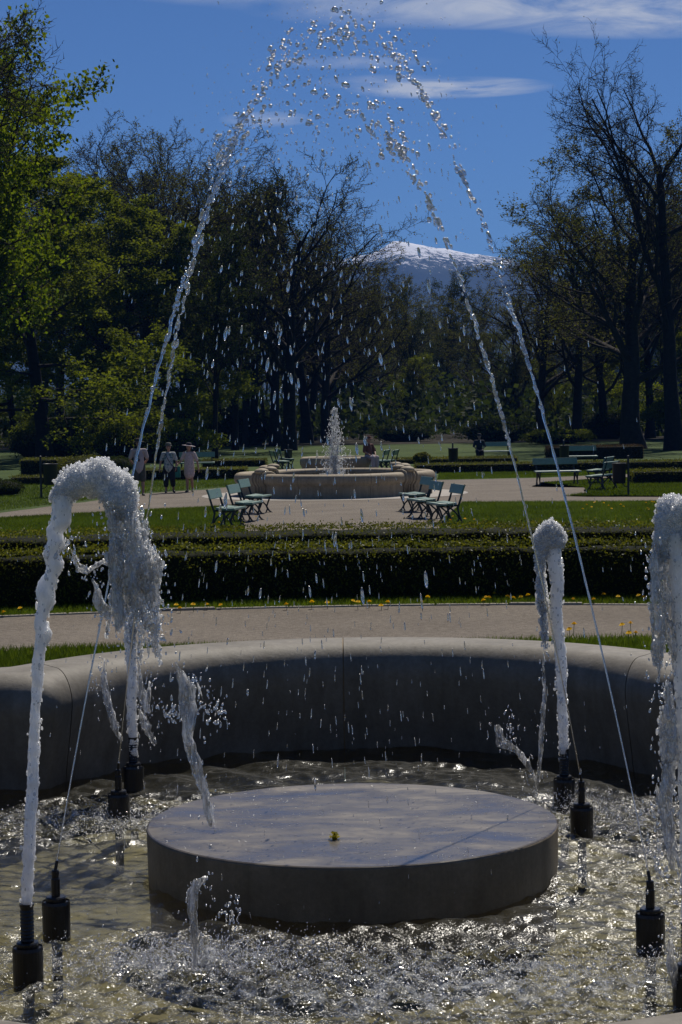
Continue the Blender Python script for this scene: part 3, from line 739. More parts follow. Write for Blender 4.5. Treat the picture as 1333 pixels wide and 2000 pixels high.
# small blossom sprig left on the slab
M_SPRIG = leaf_mat('yellow green blossom', (.20, .20, .01), (.42, .36, .02), .4)
bm = bmesh.new(); p = G(654, 1640, DZ)
for i in range(40):
    a = rnd.uniform(0, 6.28); r = rnd.uniform(0, .017); c = Vector((r * math.cos(a) * 1.2, r * math.sin(a), rnd.uniform(.002, .024)))
    q = Matrix.Rotation(rnd.uniform(0, 6.28), 3, Vector((rnd.random() - .5, rnd.random() - .5, rnd.random())).normalized())
    vs = [bm.verts.new(c + q @ Vector(v)) for v in ((-.003, -.006, 0), (.003, -.006, 0), (.005, .004, .002), (0, .010, 0), (-.005, .004, .002))]; bm.faces.new(vs)
o = bm_obj('blossom_sprig', bm, M_SPRIG); o.location = p; tag(o, 'small yellow green blossom sprig lying on the wet slab', 'blossom')

# ---------------------------------------------------------------- hedges, grass
def leaf_quads(P, size, rg, up=0.0, aspect=.55):
    """one little folded-diamond leaf per point"""
    n = len(P); d = rg.normal(size=(n, 3)); d[:, 2] += up; d /= np.linalg.norm(d, axis=1, keepdims=True)
    a = rg.normal(size=(n, 3)); s = np.cross(d, a); s /= np.linalg.norm(s, axis=1, keepdims=True)
    L = (np.asarray(size) * rg.uniform(.6, 1.3, n))[:, None]
    V = np.stack([P - d * L * .5, P + s * L * aspect * .5, P + d * L * .5, P - s * L * aspect * .5], 1).reshape(-1, 3)
    return V, np.arange(n * 4).reshape(n, 4)
def arc_hedge(label, c, r0, r1, a0, a1, h, dens, seed):
    t = thing('box_hedge', label, 'hedge', (0, 0, 0)); rg = np.random.default_rng(seed)
    n = 120; prof = [(r0 + .03, 0), (r0 + .03, h - .05), (r0 + .08, h - .03), (r1 - .08, h - .03), (r1 - .03, h - .05), (r1 - .03, 0)]; V = []; F = []; k = len(prof)
    for i in range(n + 1):
        a = a0 + (a1 - a0) * i / n
        for r, z in prof:
            x, y = c[0] + r * math.cos(a), c[1] + r * math.sin(a); V.append((x, y, ground_z(x, y) + z - .02 * (z == 0) + (z > 0) * .03 * noise.noise((a * 40, r * 3, 1))))
    for i in range(n):
        for q in range(k - 1): a = i * k + q; F.append((a, a + 1, a + k + 1, a + k))
    np_obj('woody_core', V, np.array(F), M_BOXCORE, t)
    arc_l = (a1 - a0) * (r0 + r1) / 2; N = int(arc_l * (h + (r1 - r0)) * dens)
    a = rg.uniform(a0, a1, N); u = np.where(rg.random(N) < .55, rg.random(N) * h, h + rg.random(N) * (r1 - r0))
    face = u < h
    r = np.where(face, r0, r0 + (u - h)); z = np.where(face, u, h)
    wob = np.array([.04 * noise.noise((q * 55, zz * 4, seed)) + .02 * noise.noise((q * 160, zz * 9, seed)) for q, zz in zip(a, r + z)])
    r = np.where(face, r - wob + rg.normal(size=N) * .018, r + rg.normal(size=N) * .012); z = np.where(face, z, z + wob + np.abs(rg.normal(size=N)) * .022)
    rr = np.clip(r, r0 - .06, r1 + .02)
    # rounded front shoulder
    x = c[0] + rr * np.cos(a); y = c[1] + rr * np.sin(a); gz = np.array([ground_z(p, q) for p, q in zip(x, y)])
    V, F = leaf_quads(np.stack([x, y, gz + z], 1), .026, rg, .4, .6); o = np_obj('foliage', V, F, M_BOX, t); o['kind'] = 'stuff'
arc_hedge('long clipped box hedge with dandelions at its foot, nearest the basin', PC, 10.98, 11.48, R(56), R(124), .47, 2600, 1)
arc_hedge('second clipped box hedge between the front hedge and the benches', PC, 12.95, 14.1, R(58), R(122), .50, 1500, 2)
def box_hedge(label, xa, xb, ybot, ytop, depth, dens=500, m=M_BOX, name='box_hedge', cat='hedge', leaf=.05, group=None):
    a, b = G(xa, ybot + (666 - xa) * 0), G(xb, ybot); 
    # keep it level with the park: use the middle's distance
    mid = G((xa + xb) / 2, ybot); Yd = mid.y; x0 = D(xa, ybot, Yd).x; x1 = D(xb, ybot, Yd).x
    h = D((xa + xb) / 2, ytop, Yd).z; rg = np.random.default_rng(int(xa * 7 + ybot))
    t = thing(name, label, cat, (mid.x, Yd, 0), 0, group); w = x1 - x0
    bm = bmesh.new(); add_box(bm, (0, depth / 2, h / 2 - .02), (w - .06, depth - .06, h - .04), .02); bm_obj('woody_core', bm, M_BOXCORE, t)
    N = int(w * (h + depth) * dens); u = rg.random(N) * (h + depth); face = u < h
    P = np.stack([rg.uniform(-w / 2, w / 2, N), np.where(face, 0, u - h), np.where(face, u, h)], 1)
    ne = int(2 * depth * h * dens); e = np.stack([np.where(rg.random(ne) < .5, -w / 2, w / 2), rg.random(ne) * depth, rg.random(ne) * h], 1)
    P = np.concatenate([P, e]); P += rg.normal(size=P.shape) * np.array([.03, .03, .03]); P[:, 2] = np.abs(P[:, 2])
    V, F = leaf_quads(P, leaf, rg, .3, .6); o = np_obj('foliage', V, F, m, t); o['kind'] = 'stuff'
def dome_bush(label, xc, ybot, ytop, wpx, m=M_BOX, n=2500, leaf=.07, name='round_bush', cat='bush', dp=1.0, squash=.15, Y=None):
    p = G(xc, ybot) if Y is None else D(xc, ybot, Y); p.z = 0; rw = wpx / 8000 * p.y; h = D(xc, ytop, p.y).z; rg = np.random.default_rng(int(xc + ytop))
    t = thing(name, label, cat, p)
    bm = bmesh.new(); add_ball(bm, (0, 0, h * .42), 1, 3, (rw * .8, rw * .8 * dp, h * .46)); bm_obj('woody_core', bm, M_BOXCORE, t)
    d = rg.normal(size=(n, 3)); d /= np.linalg.norm(d, axis=1, keepdims=True); d[:, 2] = np.where(rg.random(n) < .6, np.abs(d[:, 2]), d[:, 2])
    nz = np.array([noise.noise((v[0] * 2.3, v[1] * 2.3 + xc, v[2] * 2.3)) for v in d]); s = (1 + squash * 1.6 * nz) * (1 - squash * rg.random(n))
    P = d * s[:, None] * np.array([rw, rw * dp, h * .58]); P[:, 2] = h * .42 + np.where(d[:, 2] < 0, P[:, 2] * .72, P[:, 2]); P = P[P[:, 2] > 0.02]
    V, F = leaf_quads(P, leaf, rg, .2, .6); o = np_obj('foliage', V, F, m, t); o['kind'] = 'stuff'
box_hedge('dark tall clipped hedge block standing behind the left litter bin', 40, 125, 928, 897, 2.0)
box_hedge('low clipped hedge behind the three walkers', 268, 482, 938, 916, 1.2)
box_hedge('low hedge strip further back left of the far fountain', 395, 520, 912, 898, 1.6)
box_hedge('low clipped hedge strip along the left lawn edge', 20, 262, 946, 930, 1.2)
box_hedge('long low clipped hedge running behind the right benches', 812, 1420, 921, 903, 1.3)
box_hedge('low hedge strip behind the ball shaped bush', 772, 1012, 905, 895, 2.0)
box_hedge('taller brownish hedge block under the big right tree', 1075, 1258, 897, 872, 2.5, 420, M_LEAF_RD)
box_hedge('short clipped hedge at the right lawn beside the litter bin', 1240, 1420, 944, 919, 1.6)
dome_bush('round clipped ball bush by the far lawn', 825, 908, 883, 36)
dome_bush('low rounded clipped mound left of the walkers', 165, 928, 888, 120, M_BOX, 4000, .06)
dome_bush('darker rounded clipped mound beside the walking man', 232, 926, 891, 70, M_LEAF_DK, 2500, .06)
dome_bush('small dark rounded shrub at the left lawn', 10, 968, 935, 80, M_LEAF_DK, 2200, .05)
dome_bush('large loose yellow green shrub behind the walkers', 290, 903, 818, 270, M_LEAF_YG, 14000, .13, 'flowering_shrub', 'shrub', .6, .3)
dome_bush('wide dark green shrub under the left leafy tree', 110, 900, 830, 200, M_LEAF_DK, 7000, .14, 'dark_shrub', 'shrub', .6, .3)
dome_bush('bright low green shrub below the big right tree', 1090, 880, 838, 150, M_LEAF_YG, 5000, .15, 'green_shrub', 'shrub', .6, .3, 135)
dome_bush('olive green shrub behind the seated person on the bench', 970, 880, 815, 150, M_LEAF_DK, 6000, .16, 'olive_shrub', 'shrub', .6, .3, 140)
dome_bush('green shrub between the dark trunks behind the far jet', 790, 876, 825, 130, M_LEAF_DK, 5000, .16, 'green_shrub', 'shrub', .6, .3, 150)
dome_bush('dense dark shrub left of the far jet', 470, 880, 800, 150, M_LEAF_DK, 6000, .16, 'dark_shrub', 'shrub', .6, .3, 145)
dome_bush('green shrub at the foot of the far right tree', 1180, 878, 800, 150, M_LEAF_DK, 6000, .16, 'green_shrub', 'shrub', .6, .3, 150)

def grass(name, label, P, hgt, width, seed):
    rg = np.random.default_rng(seed); n = len(P); a = rg.uniform(0, 6.283, n); L = hgt * rg.uniform(.5, 1.3, n)
    dx = np.stack([np.cos(a), np.sin(a), np.zeros(n)], 1) * (width * rg.uniform(.6, 1.3, n))[:, None]
    b = rg.uniform(0, 6.283, n); tip = np.stack([np.cos(b) * L * .5, np.sin(b) * L * .5, L], 1)
    V = np.stack([P - dx, P + dx, P + tip], 1).reshape(-1, 3)
    tag(np_obj(name, V, np.arange(n * 3).reshape(n, 3), M_GRASS), label, 'grass', kind='stuff')
def pts_ring(n, r0, r1, a0, a1, rg):
    a = rg.uniform(a0, a1, n); r = rg.uniform(r0, r1, n)
    if r1 < 9: k_ = r < np.array([path_in(q) for q in a]) + .03; a, r = a[k_], r[k_]
    x = PC[0] + r * np.cos(a); y = PC[1] + r * np.sin(a)
    return np.stack([x, y, np.array([ground_z(p, q) for p, q in zip(x, y)])], 1)
rg = np.random.default_rng(5)
grass('grass', 'green grass around the near basin inside the path', pts_ring(60000, 6.9, 8.08, R(55), R(125), rg), .05, .004, 1)
grass('grass', 'grass strip with dandelions at the foot of the front hedge', pts_ring(34000, 10.42, 11.02, R(58), R(122), rg), .055, .004, 2)
from mathutils.geometry import intersect_point_tri_2d
def lawn_pts(n, poly, rg):
    px = np.array([G(*p)[:2] for p in poly]); lo, hi = px.min(0), px.max(0); out = []
    q = rg.uniform(lo, hi, (n, 2)); ins = np.zeros(n, bool); j = len(px) - 1
    for i in range(len(px)):
        c = ((px[i, 1] > q[:, 1]) != (px[j, 1] > q[:, 1])) & (q[:, 0] < (px[j, 0] - px[i, 0]) * (q[:, 1] - px[i, 1]) / (px[j, 1] - px[i, 1] + 1e-9) + px[i, 0]); ins ^= c; j = i
    q = q[ins]; return np.concatenate([q, np.zeros((len(q), 1))], 1)
grass('grass', 'mown lawn left of the left benches', lawn_pts(130000, [(-40, 1014), (270, 997), (455, 988), (470, 1005), (485, 1060), (-40, 1060)], rg), .06, .006, 3)
grass('grass', 'mown lawn right of the right benches', lawn_pts(130000, [(905, 981), (1380, 979), (1380, 1060), (845, 1060), (872, 1010)], rg), .06, .006, 4)
grass('grass', 'mown lawn around the right litter bin and benches', lawn_pts(70000, [(1100, 969), (1150, 963), (1140, 952), (1060, 943), (1250, 933), (1400, 928), (1400, 969)], rg), .07, .008, 5)
grass('grass', 'mown lawn behind the three walkers', lawn_pts(60000, [(-40, 1003), (290, 963), (458, 950), (470, 935), (-40, 945)], rg), .07, .008, 6)
grass('grass', 'mown lawn right behind the far fountain', lawn_pts(60000, [(855, 937), (1040, 933), (1240, 925), (1400, 920), (860, 920)], rg), .07, .008, 7)

# dandelions
M_DAND = leaf_mat('dandelion petals', (.55, .38, .01), (.75, .52, .015), .3)
M_STEM = simple('dandelion stem', (.08, .13, .03), .6)
def dandelion():
    bm = bmesh.new()
    for k in range(3):
        for i in range(14):
            a = 2 * math.pi * i / 14 + k; r = .021 - .006 * k; z = .006 * k + .004
            d = Vector((math.cos(a), math.sin(a), 0)); s = Vector((-d.y, d.x, 0)) * .0045
            bm.faces.new([bm.verts.new(v) for v in (d * .002 - s * .4 + Vector((0, 0, z - .004)), d * .002 + s * .4 + Vector((0, 0, z - .004)), d * r + s + Vector((0, 0, z + .002)), d * r - s + Vector((0, 0, z + .002)))])
    h = bpy.data.meshes.new('flower_head'); bm.to_mesh(h); bm.free(); h.materials.append(M_DAND)
    bm = bmesh.new(); add_tube(bm, [(0, 0, -.10), (.004, 0, -.05), (0, 0, 0)], .0022, 6); s = bpy.data.meshes.new('stem'); bm.to_mesh(s); bm.free(); s.materials.append(M_STEM)
    return h, s
DH, DS = dandelion()
def put_dandelion(p, h, label, group, s=1.0):
    t = thing('dandelion', label, 'dandelion', (p.x, p.y, p.z), rnd.uniform(0, 6), group)
    a = link(bpy.data.objects.new('flower_head', DH), t); b = link(bpy.data.objects.new('stem', DS), t)
    a.location = b.location = (0, 0, h); b.scale = (1, 1, h / .1 + .1); a.rotation_euler = (rnd.uniform(-.5, .3), rnd.uniform(-.4, .4), 0); a.scale = (s, s, s)
for (x, y) in ((40, 1196), (8, 1200), (345, 1189), (352, 1192), (378, 1190), (405, 1186), (432, 1185), (690, 1178), (722, 1181), (745, 1186), (758, 1184), (700, 1185), (825, 1181), (836, 1175), (945, 1177), (950, 1172), (956, 1176), (966, 1167), (992, 1170), (1003, 1172), (1018, 1169), (1032, 1171), (1120, 1174), (1160, 1175), (1180, 1169), (1208, 1174), (1248, 1171), (1258, 1170), (560, 1186), (610, 1184), (640, 1183)):
    p = G(x, y + 7, WATER_Z); put_dandelion(p, rnd.uniform(.04, .07), 'yellow dandelion in the grass strip under the front hedge', 'dandelions along the hedge foot')
for (x, y) in ((1113, 1230), (1122, 1227), (1216, 1228), (1232, 1225), (1229, 1239), (1242, 1239), (1280, 1236)):
    p = G(x, y + 22, WATER_Z); put_dandelion(p, rnd.uniform(.08, .11), 'yellow dandelion in the grass between path and basin', 'dandelions beside the basin', 1.05)
for i in range(26):
    x, y = (rnd.uniform(1130, 1290), rnd.uniform(984, 1000)) if i < 16 else (rnd.uniform(400, 520), rnd.uniform(1012, 1030)) if i < 21 else (rnd.uniform(850, 930), rnd.uniform(1005, 1022))
    put_dandelion(G(x, y), .06, 'yellow dandelion in the mown lawn near the benches', 'dandelions on the lawn', 1.5)

# ---------------------------------------------------------------- benches and bins
def make_bench(L=1.5):
    t = thing('park_bench', 'pale green park bench with dark iron legs', 'bench')
    for y0 in (.02, .255):           # seat boards; the front is +y, length along x
        bm = bmesh.new(); add_box(bm, (0, y0 - .0, .45 + (.012 if y0 < .1 else 0)), (L, .215, .05), .008, Matrix.Rotation(R(3 if y0 > .1 else -5), 3, 'X')); bm_obj('seat_board', bm, M_GREENPAINT, t)
    bm = bmesh.new(); add_box(bm, (0, 0, 0), (L, .04, .22), .008, Matrix.Rotation(R(16), 3, 'X')); o = bm_obj('back_board', bm, M_GREENPAINT, t); o.location = (0, -.245, .79)
    for sx in (-L / 2 + .12, L / 2 - .12):
        bm = bmesh.new(); r = .022
        add_tube(bm, [(sx, -.31, .90), (sx, -.27, .80), (sx, -.2, .56), (sx, -.13, .36), (sx, -.17, .18), (sx, -.24, 0)], [r, r, r * 1.15, r * 1.15, r, r], 6)
        add_tube(bm, [(sx, -.13, .42), (sx, .12, .415), (sx, .36, .425)], r * 1.1, 6)
        add_tube(bm, [(sx, .34, .42), (sx, .28, .28), (sx, .24, .16), (sx, .30, .06), (sx, .37, 0)], r, 6)
        add_tube(bm, [(sx, .22, .0), (sx, .26, .10), (sx, .22, .2), (sx, .08, .34), (sx, -.02, .41)], r * .9, 6)
        add_tube(bm, [(sx, -.11, 0), (sx, -.16, .12), (sx, -.10, .24), (sx, .04, .36), (sx, .12, .41)], r * .9, 6)
        add_box(bm, (sx, .30, .008), (.05, .2, .016)); add_box(bm, (sx, -.18, .008), (.05, .2, .016))
        bm_obj('iron_leg_frame', bm, M_IRON, t)
    bm = bmesh.new(); add_tube(bm, [(-L / 2 + .12, .05, .36), (L / 2 - .12, .05, .36)], .009, 6); bm_obj('tie_rod', bm, M_IRON, t)
    return t
b0 = make_bench(); first = True
def put_bench(x, y, rz, label, group=None, s=1.0, white=False):
    global first
    o = b0 if first else copy_tree(b0); first = False
    o.location = (x, y, 0); o.rotation_euler = (0, 0, rz); o['label'] = label; o.scale = (s, 1, 1)
    if group: o['group'] = group
    return o
gl, gr = 'row of benches left of the central walk', 'row of benches right of the central walk'
for (px, py, d, lab) in ((441, 1031, 1, 'pale green bench nearest the hedge in the left row'), (477, 1018, 1, 'middle pale green bench of the left row'), (496, 1003, 1, 'pale green bench nearest the far fountain in the left row'),
                         (874, 1021, -1, 'pale green bench nearest the hedge in the right row'), (834, 1012, -1, 'middle pale green bench of the right row'), (816, 999, -1, 'pale green bench nearest the far fountain in the right row')):
    p = G(px, py); put_bench(p.x, p.y, R(-102) if d > 0 else R(103), lab, gl if d > 0 else gr, .70)
p = G(1088, 947); put_bench(p.x, p.y, R(188), 'green bench facing the path, before the long low hedge', None, 1.02)
p = G(1180, 957); put_bench(p.x, p.y, R(65), 'green bench seen from its end beside the black litter bin')
p = G(1176, 944); put_bench(p.x, p.y, R(70), 'green bench just behind the bench by the bin')
p = G(1132, 912); o = put_bench(p.x, p.y, R(180), 'distant bench with pale top board catching the sun')
p = G(966, 900); put_bench(p.x, p.y, R(185), 'distant bench where a dark clad person sits', None, 1.1)
for (x, y, lab) in ((545, 922, 'bench seen from its end left of the third basin'), (555, 916, 'second bench seen from its end left of the third basin'), (744, 921, 'bench seen from its end right of the third basin'), (762, 921, 'second bench seen from its end right of the third basin')):
    p = G(x, y); put_bench(p.x, p.y, R(-80) if x < 667 else R(80), lab)
p = G(385, 925); put_bench(p.x, p.y, R(180), 'green bench behind the woman in the wide hat')

def make_bin():
    t = thing('litter_bin', 'black litter bin', 'bin')
    bm = bmesh.new(); add_tube(bm, [(.27, 0, 0), (.27, 0, 1.12)], .032, 10); add_ball(bm, (.27, 0, 1.15), .04, 1); bm_obj('post', bm, M_IRON, t)
    bm = bmesh.new(); add_lathe(bm, [(.17, .36), (.19, .38), (.20, .92), (.215, .93), (.215, .96), (.19, .96), (.185, .93)], 18); bm_obj('bucket', bm, M_IRON, t, True)
    bm = bmesh.new(); add_tube(bm, [(.27, 0, .25), (.15, 0, .28), (.1, 0, .36)], .016, 6); add_tube(bm, [(.27, 0, .8), (.19, 0, .8)], .016, 6); bm_obj('bracket', bm, M_IRON, t)
    return t
bin0 = make_bin(); fb = True
for (x, y, rz, s, lab) in ((1210, 968, 0, 1.0, 'black litter bin on a post beside the end-on bench'), (100, 972, 180, 1.12, 'dark litter bin on the left lawn behind the tallest foam jet'), (886, 921, 90, 1, 'dark litter bin on post behind the right end of the far basin'), (727, 914, 90, .9, 'distant dark bin beside the seated woman'), (564, 916, 90, .9, 'distant dark bin left of the third basin'), (1103, 915, 90, 1, 'distant dark bin behind the facing green bench')):
    o = bin0 if fb else copy_tree(bin0); fb = False
    p = G(x, y); o.location = p; o.rotation_euler = (0, 0, R(rz)); o.scale = (s, s, s); o['label'] = lab; o['group'] = 'dark litter bins on posts'

# ---------------------------------------------------------------- far fountains
FAR_CIRC = [(FC.x, FC.y - .9, 2.4), (FC.x, FC.y + .9, 2.4), (FC.x - 1.0, FC.y, 2.14), (FC.x + 1.0, FC.y, 2.14)]
PROF_FAR = [(.10, -.02), (.10, .34), (.07, .40), (.02, .44)] + [(.0, .50), (.0, .58), (.02, .65), (.07, .70), (.14, .725), (.30, .725), (.38, .70), (.42, .64), (.42, .56), (.38, .5), (.36, .2), (.36, 0)]
far = thing('far_fountain_basin', 'lobed sandstone fountain basin with tall jet in the middle of the plaza', 'fountain', (0, 0, 0))
corner = []
for sx in (-1, 1):
    for sy in (-1, 1): corner.append(ang(FC, FC.x + sx * 2.27, FC.y + sy * 1.68))
basin_stones(far, FAR_CIRC, FC, PROF_FAR, corner + [R(0), R(180), R(70), R(110), R(250), R(290)], 0, M_FARRIM)
polar_fill('basin_floor', FAR_CIRC, FC, .33, .12, M_FLOOR, far, 90, 3)
w = polar_fill('pool_water', FAR_CIRC, FC, .37, .5, M_WATER, far, 90, 3)
for th in corner:                          # bundles of ribs over the lip and two round knobs
    for k in range(-2, 3):
        a = th + k * .045; bm = bmesh.new(); pts = []
        for off, z in [(.09, .0), (.085, .34), (-.015, .48), (-.02, .60), (.04, .72), (.14, .765), (.3, .765), (.42, .71), (.45, .58)]:
            x, y = outline_pt(FAR_CIRC, FC, a, off); pts.append((x, y, z))
        add_tube(bm, pts, [.03] + [.05] * 8, 8); bm_obj('rib', bm, M_FARRIM, far, True)
    for off, dz, r in ((.12, .80, .20), (.42, .86, .18)):
        x, y = outline_pt(FAR_CIRC, FC, th, off); bm = bmesh.new(); add_ball(bm, (x, y, dz), r, 3, (1.15, 1.15, .5)); bm_obj('knob', bm, M_FARRIM, far, True)
TC = (FC.x + .02, 80.0); THIRD = [(TC[0], TC[1], 1.42)]
third = thing('third_fountain_basin', 'small round stone basin behind the lobed basin', 'fountain')
basin_stones(third, THIRD, TC, [(o * .7, z * 1.06) for o, z in PROF_FAR], [R(a) for a in (10, 82, 154, 226, 298)], 0, M_FARRIM, R(6))
polar_fill('pool_water', THIRD, TC, .28, .55, M_WATER, third, 60, 2)
def spray(name, label, base, h, w, n, seed, group=None):
    rg = np.random.default_rng(seed); t = thing(name, label, 'water jet', base, 0, group)
    bm = bmesh.new()
    for i in range(7):
        hh = h * (.55, .42, .5, .38, .6, .35, .45)[i]; a = i * .9; pts = [(w * .25 * math.cos(a) * s ** 1.5 + rg.normal() * w * .02, w * .25 * math.sin(a) * s, hh * s) for s in np.linspace(0, 1, 8)]
        add_tube(bm, pts, [w * .10 * (1 - .7 * s) for s in np.linspace(0, 1, 8)], 6)
    bm_obj('stream', bm, M_SHEET, t, True)
    P = []; S = []; DD = []
    for i in range(n):
        s = rg.random() ** 1.6; q = (1 - s) ** .8
        P.append((rg.normal() * w * .32 * (q + .12), rg.normal() * w * .32 * (q + .12), h * s)); S.append((rg.uniform(.006, .017) * (h / 2) ** .5, rg.uniform(1, 2.5))); DD.append((rg.normal() * .2, 0, 1))
    o = drops_obj('droplets', np.array(P), np.array(S), np.array(DD), M_FOAM, t); o['kind'] = 'stuff'
p = D(655, 922, 63.6)
spray('tall_water_jet', 'tall white spraying jet rising from the lobed far basin', (p.x, 63.6, .5), 2.2, .62, 1900, 3)
for x in (620, 685):
    p = D(x, 900, 79.6); spray('small_water_jet', 'small white jet standing in the small round basin', (p.x, 79.6, .55), .5, .12, 160, x, 'small jets of the third basin')

# ---------------------------------------------------------------- people
M_SKIN = simple('skin', (.36, .20, .135), .55, .4, .1, 6)
M_SHIRT = simple('pale pink grey shirt', (.42, .35, .34), .85, .2, .15, 6)
M_SHORTS = simple('olive shorts', (.075, .07, .05), .9)
def _print(nt, N, L, out):
    p = principled(N, L, out, .85, .2); n = noise_n(N, L, 9, 3, .6, obj_pos(N))
    L.new(ramp(N, L, n, [(.40, (.07, .16, .17)), (.5, (.38, .40, .39)), (.62, (.46, .46, .44)), (.7, (.10, .20, .20))]), p.inputs['Base Color'])
M_PRINT = mat('patterned top', _print)
M_DRESS = simple('pale floral tunic', (.50, .40, .38), .85, .2, .35, 22)
M_NAVY = simple('black trousers', (.010, .011, .014), .9)
M_HATB = simple('brown hat', (.07, .05, .035), .9); M_HATG = simple('grey cap', (.13, .13, .11), .9); M_HATW = simple('dark brimmed hat', (.03, .025, .035), .9); M_HATP = simple('pale brim', (.40, .33, .33), .9)
M_HAIR = simple('grey hair', (.10, .085, .07), .8); M_BAG = simple('dark bag', (.02, .02, .025), .7); M_TEAL = simple('teal bag', (.02, .16, .14), .6); M_SHOE = simple('dark shoes', (.03, .027, .025), .7)
M_RED = simple('rust red jacket', (.13, .055, .04), .9); M_GREY = simple('dark grey jacket', (.025, .028, .03), .9)
def limb(bm, pts, rad, s=10): add_tube(bm, pts, rad, s); [add_ball(bm, p, r * .99, 2) for p, r in zip(pts, rad)]
def hand(bm, wrist, d, side):
    d = Vector(d).normalized(); w = Vector(wrist); s = Vector((0, -1, 0)) if abs(d.y) < .7 else Vector((0, 0, 1)); s = (s - d * s.dot(d)).normalized(); n = d.cross(s)
    add_ball(bm, w + d * .045, .04, 2, (.62, .95, 1.15))
    for i, (o, l) in enumerate(((-.028, .065), (-.010, .078), (.010, .074), (.027, .058))):
        b = w + d * .08 + s * o; c = n * .012 * side
        add_tube(bm, [b, b + d * l * .55 + c * .4, b + d * l + c * 1.6], [.0095, .009, .0075], 6)
    b = w + d * .03 + s * -.03; add_tube(bm, [b, b + d * .03 - s * .022, b + d * .058 - s * .026], [.011, .010, .008], 6)
def person(name, label, loc, rz, H, hip_w, sh_w, legs, arms, clothes, hat, extra=None, belly=1.0, seated=False, head_turn=0):
    """legs: per side (hip->knee->ankle) offsets; arms: per side shoulder->elbow->wrist; facing -y"""
    t = thing(name, label, 'person', loc, rz); k = H / 1.72
    def v(p): return Vector(p) * k
    hipz = legs['hip']; hz = hipz
    bm = bmesh.new()
    limb(bm, [v((0, 0, hz)), v((0, .0, hz + .14)), v((0, .005, hz + .30)), v((0, .01, hz + .44))], [.135 * k * belly, .128 * k * belly, .135 * k, .10 * k], 14)
    add_tube(bm, [v((-sh_w, .01, hz + .47)), v((sh_w, .01, hz + .47))], .058 * k, 10)
    limb(bm, [v((0, .005, hz + .50)), v((0, -.012, hz + .60))], [.055 * k, .05 * k])
    hc = v((0, -.02, hz + .70)); hr = .098 * k
    add_ball(bm, hc, hr, 3, (.82, .98, 1.16)); add_ball(bm, hc + v((0, -.06, -.055)), .052 * k, 2, (.9, .8, .9))
    nose = hc + v((0, -.098, -.012)); add_ball(bm, nose, .017 * k, 1, (.8, 1.2, 1.3))
    for s in (-1, 1): add_ball(bm, hc + v((.08 * s, .005, -.01)), .024 * k, 1, (.45, .8, 1.2))
    for s, key in ((-1, 'l'), (1, 'r')):
        a = [v((s * hip_w, 0, hz)), v(legs[key][0]), v(legs[key][1])]
        mid = a[1].lerp(a[2], .35) + v((0, .012, 0)); limb(bm, [a[0], a[0].lerp(a[1], .5), a[1], mid, a[2]], [.088 * k, .074 * k, .054 * k, .054 * k, .036 * k])
        ft = a[2]; fd = Vector(legs[key][2]).normalized(); limb(bm, [ft + v((0, 0, -.03)), ft + fd * .16 * k + v((0, 0, -.045))], [.036 * k, .026 * k])
        b = [v((s * sh_w, .01, hz + .46)), v(arms[key][0]), v(arms[key][1])]
        limb(bm, [b[0], b[1], b[1].lerp(b[2], .4), b[2]], [.048 * k, .038 * k, .036 * k, .025 * k]); hand(bm, b[2], b[2] - b[1], s)
    me_obj('body', fuse(bm, .011, 1), M_SKIN, t)
    for nm, m, parts in clothes:
        bm = bmesh.new()
        for pts, rad in parts: limb(bm, [v(p) for p in pts], [r * k for r in rad], 14)
        me_obj(nm, fuse(bm, .014, 1), m, t)
    bm = bmesh.new()
    for s in (-1, 1): 
        ft = v(legs['l' if s < 0 else 'r'][1]); fd = Vector(legs['l' if s < 0 else 'r'][2]).normalized()
        limb(bm, [ft + v((0, .015, -.04)), ft + fd * .09 * k + v((0, 0, -.048)), ft + fd * .175 * k + v((0, 0, -.055))], [.045 * k, .042 * k, .034 * k])
    me_obj('shoes', fuse(bm, .012, 1), M_SHOE, t)
    for s in (-1, 1):
        bm = bmesh.new(); add_ball(bm, hc + v((.034 * s, -.088, .012)), .013 * k, 1); bm_obj('eye', bm, M_BAG, t)
    bm = bmesh.new(); add_ball(bm, hc + v((0, .02, .02)), hr * 1.06, 2, (.84, .95, 1.1)); bm_obj('hair', bm, M_HAIR, t, True)
    hat(t, hc, k)
    if extra: extra(t, k, v)
    return t
def hat_fn(crown_m, brim_m, brim_r, tilt=0.0, ch=.10, front=0.0):
    def f(t, hc, k):
        bm = bmesh.new(); rot = Matrix.Rotation(R(tilt), 3, 'Y')
        add_lathe(bm, [(.098 * k, .0), (.098 * k, .04 * k), (.088 * k, ch * .8 * k), (.05 * k, ch * k)], 18); bmesh.ops.rotate(bm, cent=(0, 0, 0), matrix=rot, verts=bm.verts)
        o = bm_obj('hat_crown', bm, crown_m, t, True); o.location = hc + Vector((0, 0, .048 * k))
        bm = bmesh.new(); add_lathe(bm, [(.09 * k, .0), (brim_r * k, -.018 * k), (brim_r * k, -.012 * k), (.09 * k, .012 * k)], 20); bmesh.ops.rotate(bm, cent=(0, 0, 0), matrix=rot, verts=bm.verts)
        o = bm_obj('hat_brim', bm, brim_m, t, True); o.location = hc + Vector((0, front, .05 * k))
    return f
def shirt(hz, sh, hem, sl, arms, wide=1.0):
    ps = [([(0, 0, hz + hem), (0, 0, hz + .14), (0, .005, hz + .3), (0, .01, hz + .44)], [.165 * wide, .155 * wide, .155, .115]), ([(-sh, .01, hz + .465), (sh, .01, hz + .465)], [.07, .07])]
    for s, key in ((-1, 'l'), (1, 'r')):
        a = Vector((s * sh, .01, hz + .46)); b = Vector(arms[key][0]); ps.append(([a[:], a.lerp(b, sl)[:]], [.066, .064]))
    return ps
